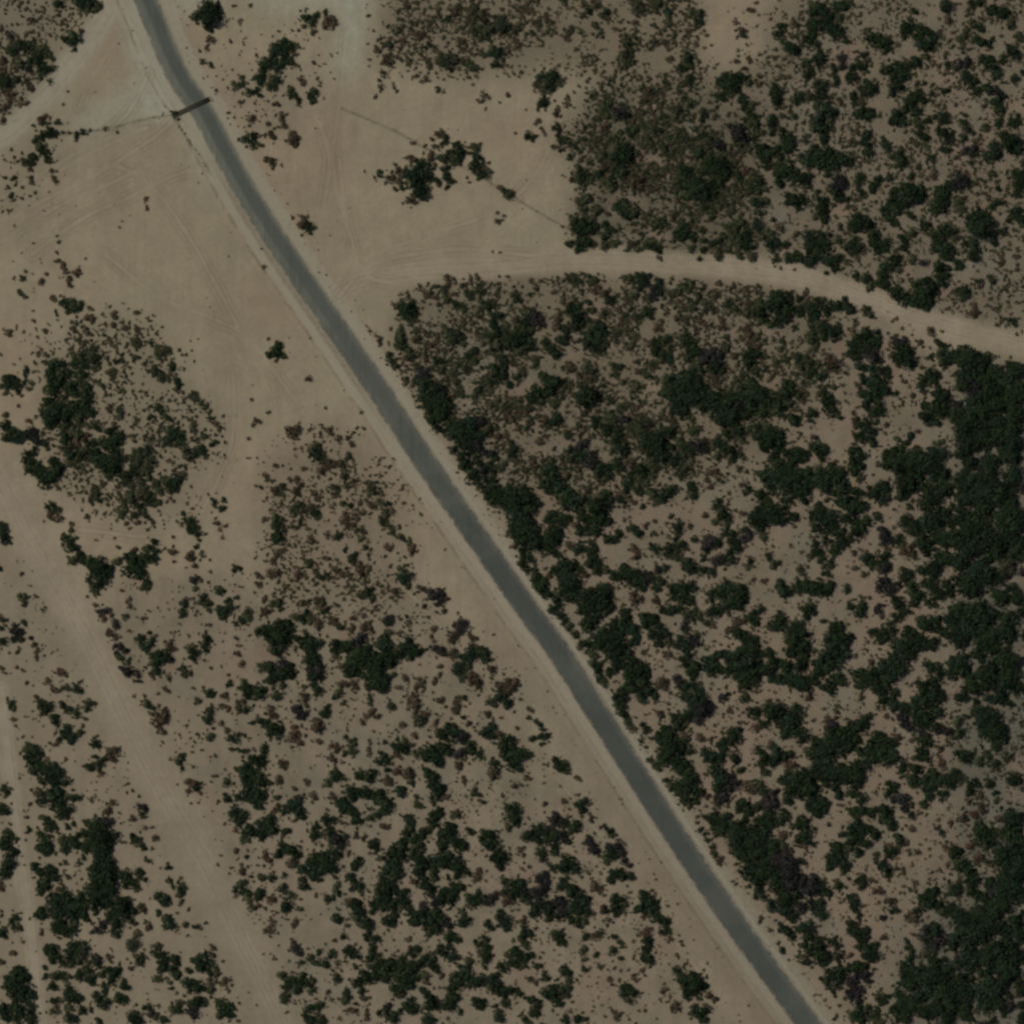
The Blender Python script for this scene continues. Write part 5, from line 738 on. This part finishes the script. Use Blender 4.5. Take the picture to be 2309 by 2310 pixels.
# bush that goes on beyond the picture's edge
for _ in range(1500):
    x, y = rng.uniform(-400, 2710, 2)
    if -12 < x < 2321 and -12 < y < 2322: continue
    p = np.array([[x, y]])
    if abs(sdist(p, L_ROAD)[0]) * M < 9 or min(abs(sdist(p, l)[0]) for l in (L_SIDE, L_WEST, L_FARW, L_TOPL)) * M < 5: continue
    dens = 1.0 if x > 2309 or (y > 2310 and x > 1900) else .6 if y > 2310 else .35
    if x < 1100 and y < 0: dens = .3
    if rng.random() > dens: continue
    r = rng.uniform(1.1, 2.9)
    rest_t.append((x, y, r, MID[int(rng.integers(len(MID)))], rng.choice(list('dddop'))))
fill = V([(1805, 690), (1931, 720), (1931, 1330), (1800, 1330), (1790, 1000)]), V([(1690, 1840), (1931, 1700), (1931, 1931), (1680, 1931)])
for poly, m_ in ((fill[0], 120), (fill[1], 60)):
    pa = np.array(poly)
    for _ in range(m_):
        x, y = rng.uniform(pa[:, 0].min(), pa[:, 0].max()), rng.uniform(pa[:, 1].min(), pa[:, 1].max())
        if inside(np.array([[x, y]]), poly)[0]: rest_t.append((x, y, rng.uniform(1.2, 2.5), MID[int(rng.integers(len(MID)))], rng.choice(list('dddp'))))
heap('thorn_woodland', rest_t, 'dense dark thorn bush massed across the sandy ground')
SOFT = {}
def soft_in(nm, Q):
    if nm not in SOFT: SOFT[nm] = mask(Z[nm], 6)
    return sample(SOFT[nm], Q)
SCRUBN = vnoise(46, 77); GRASSN = vnoise(58, 91) * .5 + vnoise(19, 92) * .5
TUFT = [crown_template(11, .30, 3, 700 + s, True) for s in range(6)]
# fine scrub scattered by area: (area, plants per 100 m2, kinds, biggest radius)
for nm, dens, mixk, rmax in (('north', 150, 'bbomm', 1.0), ('northeast', 105, 'bbmmo', .9), ('thicket', 190, 'bmmodo', 1.1), ('wedge', 165, 'bbmmodo', 1.05), ('east', 26, 'bbmo', .85),
                             ('fareast', 40, 'mmoo', .95), ('brownplain', 90, 'bbbom', .9), ('oval', 105, 'boomm', .95), ('southwest', 18, 'bbbom', .75), ('leftstrip', 7, 'bbo', .62),
                             ('corner', 90, 'bbbom', .85), ('fencecorner', 18, 'bbbo', .7), ('leftfence', 20, 'bbo', .65), ('topmid', 16, 'bbo', .65), ('leftsand', 4, 'bb', .6)):
    poly = V(Z[nm]); pa = np.array(poly)
    x0, y0 = np.maximum(pa.min(0), -330); x1, y1 = np.minimum(pa.max(0), 2640)
    m_ = int((x1 - x0) * (y1 - y0) * M * M / 100 * dens)
    Q = np.stack([rng.uniform(x0, x1, m_), rng.uniform(y0, y1, m_)], 1)
    keep = (rng.random(m_) < soft_in(nm, Q)) & (np.abs(sdist(Q, L_ROAD)) * M > 6.5)
    for l, w in ((L_SIDE, 4.2), (L_WEST, 4.6), (L_FARW, 1.9), (L_TOPL, 4.0)): keep &= np.abs(sdist(Q, l)) * M > w
    keep &= rng.random(m_) < np.clip((sample(SCRUBN, Q) - .25) * 2.2, .08, 1)
    for x, y in Q[keep]:
        r = .32 + (rmax - .32) * rng.random() ** 1.4
        fam = TINY if r < .45 else SPR if rng.random() < .4 else SML
        rest_s.append((x, y, r, fam[int(rng.integers(len(fam)))], mixk[int(rng.integers(len(mixk)))]))
grass = []
for nm, dens, rmax in (('north', 30, .62), ('northeast', 22, .62), ('thicket', 34, .7), ('wedge', 34, .66), ('east', 17, .6), ('fareast', 22, .7), ('brownplain', 22, .55), ('oval', 22, .6),
                       ('southwest', 13, .5), ('leftstrip', 8, .5), ('corner', 22, .6), ('fencecorner', 12, .5), ('leftfence', 10, .5), ('topmid', 8, .5)):
    poly = V(Z[nm]); pa = np.array(poly)
    x0, y0 = np.maximum(pa.min(0), -330); x1, y1 = np.minimum(pa.max(0), 2640)
    m_ = int((x1 - x0) * (y1 - y0) * M * M / 100 * dens)
    Q = np.stack([rng.uniform(x0, x1, m_), rng.uniform(y0, y1, m_)], 1)
    keep = (rng.random(m_) < soft_in(nm, Q)) & (np.abs(sdist(Q, L_ROAD)) * M > 6.0)
    for l, w in ((L_SIDE, 3.9), (L_WEST, 4.8), (L_FARW, 2.0), (L_TOPL, 4.0)): keep &= np.abs(sdist(Q, l)) * M > w
    keep &= rng.random(m_) < np.clip((sample(GRASSN, Q) - .40) * 3.2, .04, 1)
    for x, y in Q[keep]:
        grass.append((x, y, .30 + (rmax - .22) * rng.random() ** 1.2, TUFT[int(rng.integers(6))], 'd'))
# weeds strung along the fences, the shoulder lines and a thin sprinkle everywhere
for line, step, w in ((L_FW, 7, 1.0), (L_FS, 10, .6), (L_FE, 16, .5)):
    for x, y in chain(line, step):
        if rng.random() < .6: rest_s.append((x + rng.normal() * w / M * .4, y + rng.normal() * w / M * .4, rng.uniform(.2, .5), SPR[int(rng.integers(6))], rng.choice(list('bbo'))))
c = chain(ROAD, 14); t_ = np.gradient(c, axis=0); t_ /= np.linalg.norm(t_, axis=1)[:, None]; nr = np.stack([-t_[:, 1], t_[:, 0]], 1)
sg = 1 if sdist(c[40:41] + nr[40] * 20, L_ROAD)[0] > 0 else -1
for (x, y), nn in zip(c, nr):
    for off, pr, sd_ in ((-8.0, .16, .9), (-11, .12, 2.0), (5.6, .25, .6), (8.2, .5, .9)):
        if rng.random() < pr:
            o_ = (off + rng.normal() * sd_) / M * sg
            rest_s.append((x + nn[0] * o_, y + nn[1] * o_, rng.uniform(.15, .42), TINY[int(rng.integers(6))], rng.choice(list('bbbo'))))
for _ in range(900):
    x, y = rng.uniform(-300, 2610, 2); p = np.array([[x, y]])
    if abs(sdist(p, L_ROAD)[0]) * M < 6 or min(abs(sdist(p, l)[0]) for l in (L_SIDE, L_WEST, L_FARW, L_TOPL)) * M < 4.5: continue
    rest_s.append((x, y, rng.uniform(.12, .34), TINY[int(rng.integers(6))], 'b'))
heap('dry_scrub', rest_s, 'thin brown scrub and weeds sprinkled over the sand')
heap('dry_grass', grass, 'dull dry grass and low herbs between the shrubs', [LEAF['g']] * 5)

# ---------------------------------------------------------------- cattle grid and fences
def box(vs, fs, lo, hi, R=None):
    b0 = len(vs)
    for x in (lo[0], hi[0]):
        for y in (lo[1], hi[1]):
            for z in (lo[2], hi[2]): vs.append((x, y, z))
    for f in ((0, 1, 3, 2), (4, 6, 7, 5), (0, 4, 5, 1), (2, 3, 7, 6), (0, 2, 6, 4), (1, 5, 7, 3)): fs.append(tuple(b0 + q for q in f))
def boxes(name, bs, mat, parent):
    vs, fs = [], []
    for lo, hi in bs: box(vs, fs, lo, hi)
    return link(name, make_mesh(name, vs, fs, [mat]), parent)
ga, gb = np.array(W(391, 262)), np.array(W(472, 224))
gl = float(np.linalg.norm(gb - ga)); gang = math.atan2(gb[1] - ga[1], gb[0] - ga[0]); gm = (ga + gb) / 2
grid = bpy.data.objects.new('cattle_grid', None); col.objects.link(grid)
grid.location = (gm[0], gm[1], .0); grid.rotation_euler = (0, 0, gang)
grid['label'] = 'dark narrow cattle grid lying across the paved road beside the fence'; grid['category'] = 'cattle grid'
h = gl / 2; hw = .62
boxes('pit_floor', [((-h, -hw, .034), (h, hw, .05))], PITM, grid)
boxes('frame', [((-h, -hw - .12, .03), (h, -hw, .16)), ((-h, hw, .03), (h, hw + .12, .16)), ((-h - .12, -hw - .12, .03), (-h, hw + .12, .16)), ((h, -hw - .12, .03), (h + .12, hw + .12, .16))], STEEL, grid)
boxes('bars', [((-h, -hw + .08 + .2 * k_, .07), (h, -hw + .17 + .2 * k_, .15)) for k_ in range(6)], STEEL, grid)
for sgn in (-1, 1):
    x = sgn * (h + .35)
    boxes('guard_rail', [((x - .05, -hw - .1, .0), (x + .05, -hw, 1.15)), ((x - .05, hw, .0), (x + .05, hw + .1, 1.15)), ((x - .035, -hw, 1.05), (x + .035, hw, 1.14)), ((x - .035, -hw, .6), (x + .035, hw, .68))], STEEL, grid)

def fence(label, line, spacing, skip=()):
    root = bpy.data.objects.new('wire_fence', None); col.objects.link(root)
    pts = chain(line, spacing / M); ps = np.array([W(x, y) for x, y in pts]); zs = ground_z(pts)
    root.location = (ps[0][0], ps[0][1], float(zs[0])); root['label'] = label; root['category'] = 'fence'; root['group'] = 'wire fences'
    L = [(p[0] - ps[0][0], p[1] - ps[0][1], float(z - zs[0])) for p, z in zip(ps, zs)]
    v, f = [], []
    for s in range(7):
        a = 6.283 * s / 7; v += [(math.cos(a) * .07, math.sin(a) * .07, -.1), (math.cos(a) * .055, math.sin(a) * .055, 1.25)]
    for s in range(7): f.append((2 * s, 2 * ((s + 1) % 7), 2 * ((s + 1) % 7) + 1, 2 * s + 1))
    pm = make_mesh('post', v, f, [WOOD])
    for p in L:
        o = link('post', pm, root); o.location = p
    bs_v, bs_f = [], []
    for hgt in (.35, .65, .95, 1.2):
        for a, b_ in zip(L[:-1], L[1:]):
            a_, b2 = np.array(a) + [0, 0, hgt], np.array(b_) + [0, 0, hgt]; t = b2 - a_; t /= np.linalg.norm(t); s_ = np.cross(t, [0, 0, 1]) * .008; u_ = np.array([0, 0, .008]); b0 = len(bs_v)
            for p in (a_, b2): bs_v += [p + s_, p + u_, p - s_, p - u_]
            for q in range(4): bs_f.append((b0 + q, b0 + (q + 1) % 4, b0 + 4 + (q + 1) % 4, b0 + 4 + q))
    link('wire', make_mesh('wire', bs_v, bs_f, [WIRE]), root)
fence('thin wire fence with weeds running to the road grid', FENCE_W, 4.0)
fence('thin wire fence slanting across open sand into the thicket', FENCE_E, 5.0)

# ---------------------------------------------------------------- light and camera
w = bpy.data.worlds.new('World'); scene.world = w; w.use_nodes = True
sky = w.node_tree.nodes.new('ShaderNodeTexSky'); sky.sky_type = 'NISHITA'; sky.sun_disc = False
sky.sun_elevation = EL; sky.sun_rotation = AZ
bg = w.node_tree.nodes['Background']; bg.inputs['Strength'].default_value = .06
w.node_tree.links.new(sky.outputs[0], bg.inputs['Color'])
sl = bpy.data.lights.new('sun', 'SUN'); sl.energy = 3.0; sl.angle = math.radians(.5); sl.color = (1, .955, .88)
so = bpy.data.objects.new('sun', sl); col.objects.link(so)
from mathutils import Vector
so.rotation_euler = Vector(SUN).to_track_quat('Z', 'Y').to_euler(); so.location = tuple(SUN * 200)
cam = bpy.data.cameras.new('camera'); co = bpy.data.objects.new('camera', cam); col.objects.link(co)
HGT = 2600.0
co.location = (0, 0, HGT); co.rotation_euler = (0, 0, 0)
cam.sensor_fit = 'VERTICAL'; cam.angle_y = 2 * math.atan(2310 * M / 2 / HGT)
cam.clip_start = 10; cam.clip_end = 40000
scene.camera = co
scene.view_settings.view_transform = 'Standard'; scene.view_settings.look = 'None'; scene.view_settings.gamma = 1
scene.view_settings.exposure = -.75
scene.render.engine = 'CYCLES'
scene.cycles.filter_width = 2.9
scene.cycles.max_bounces = 4
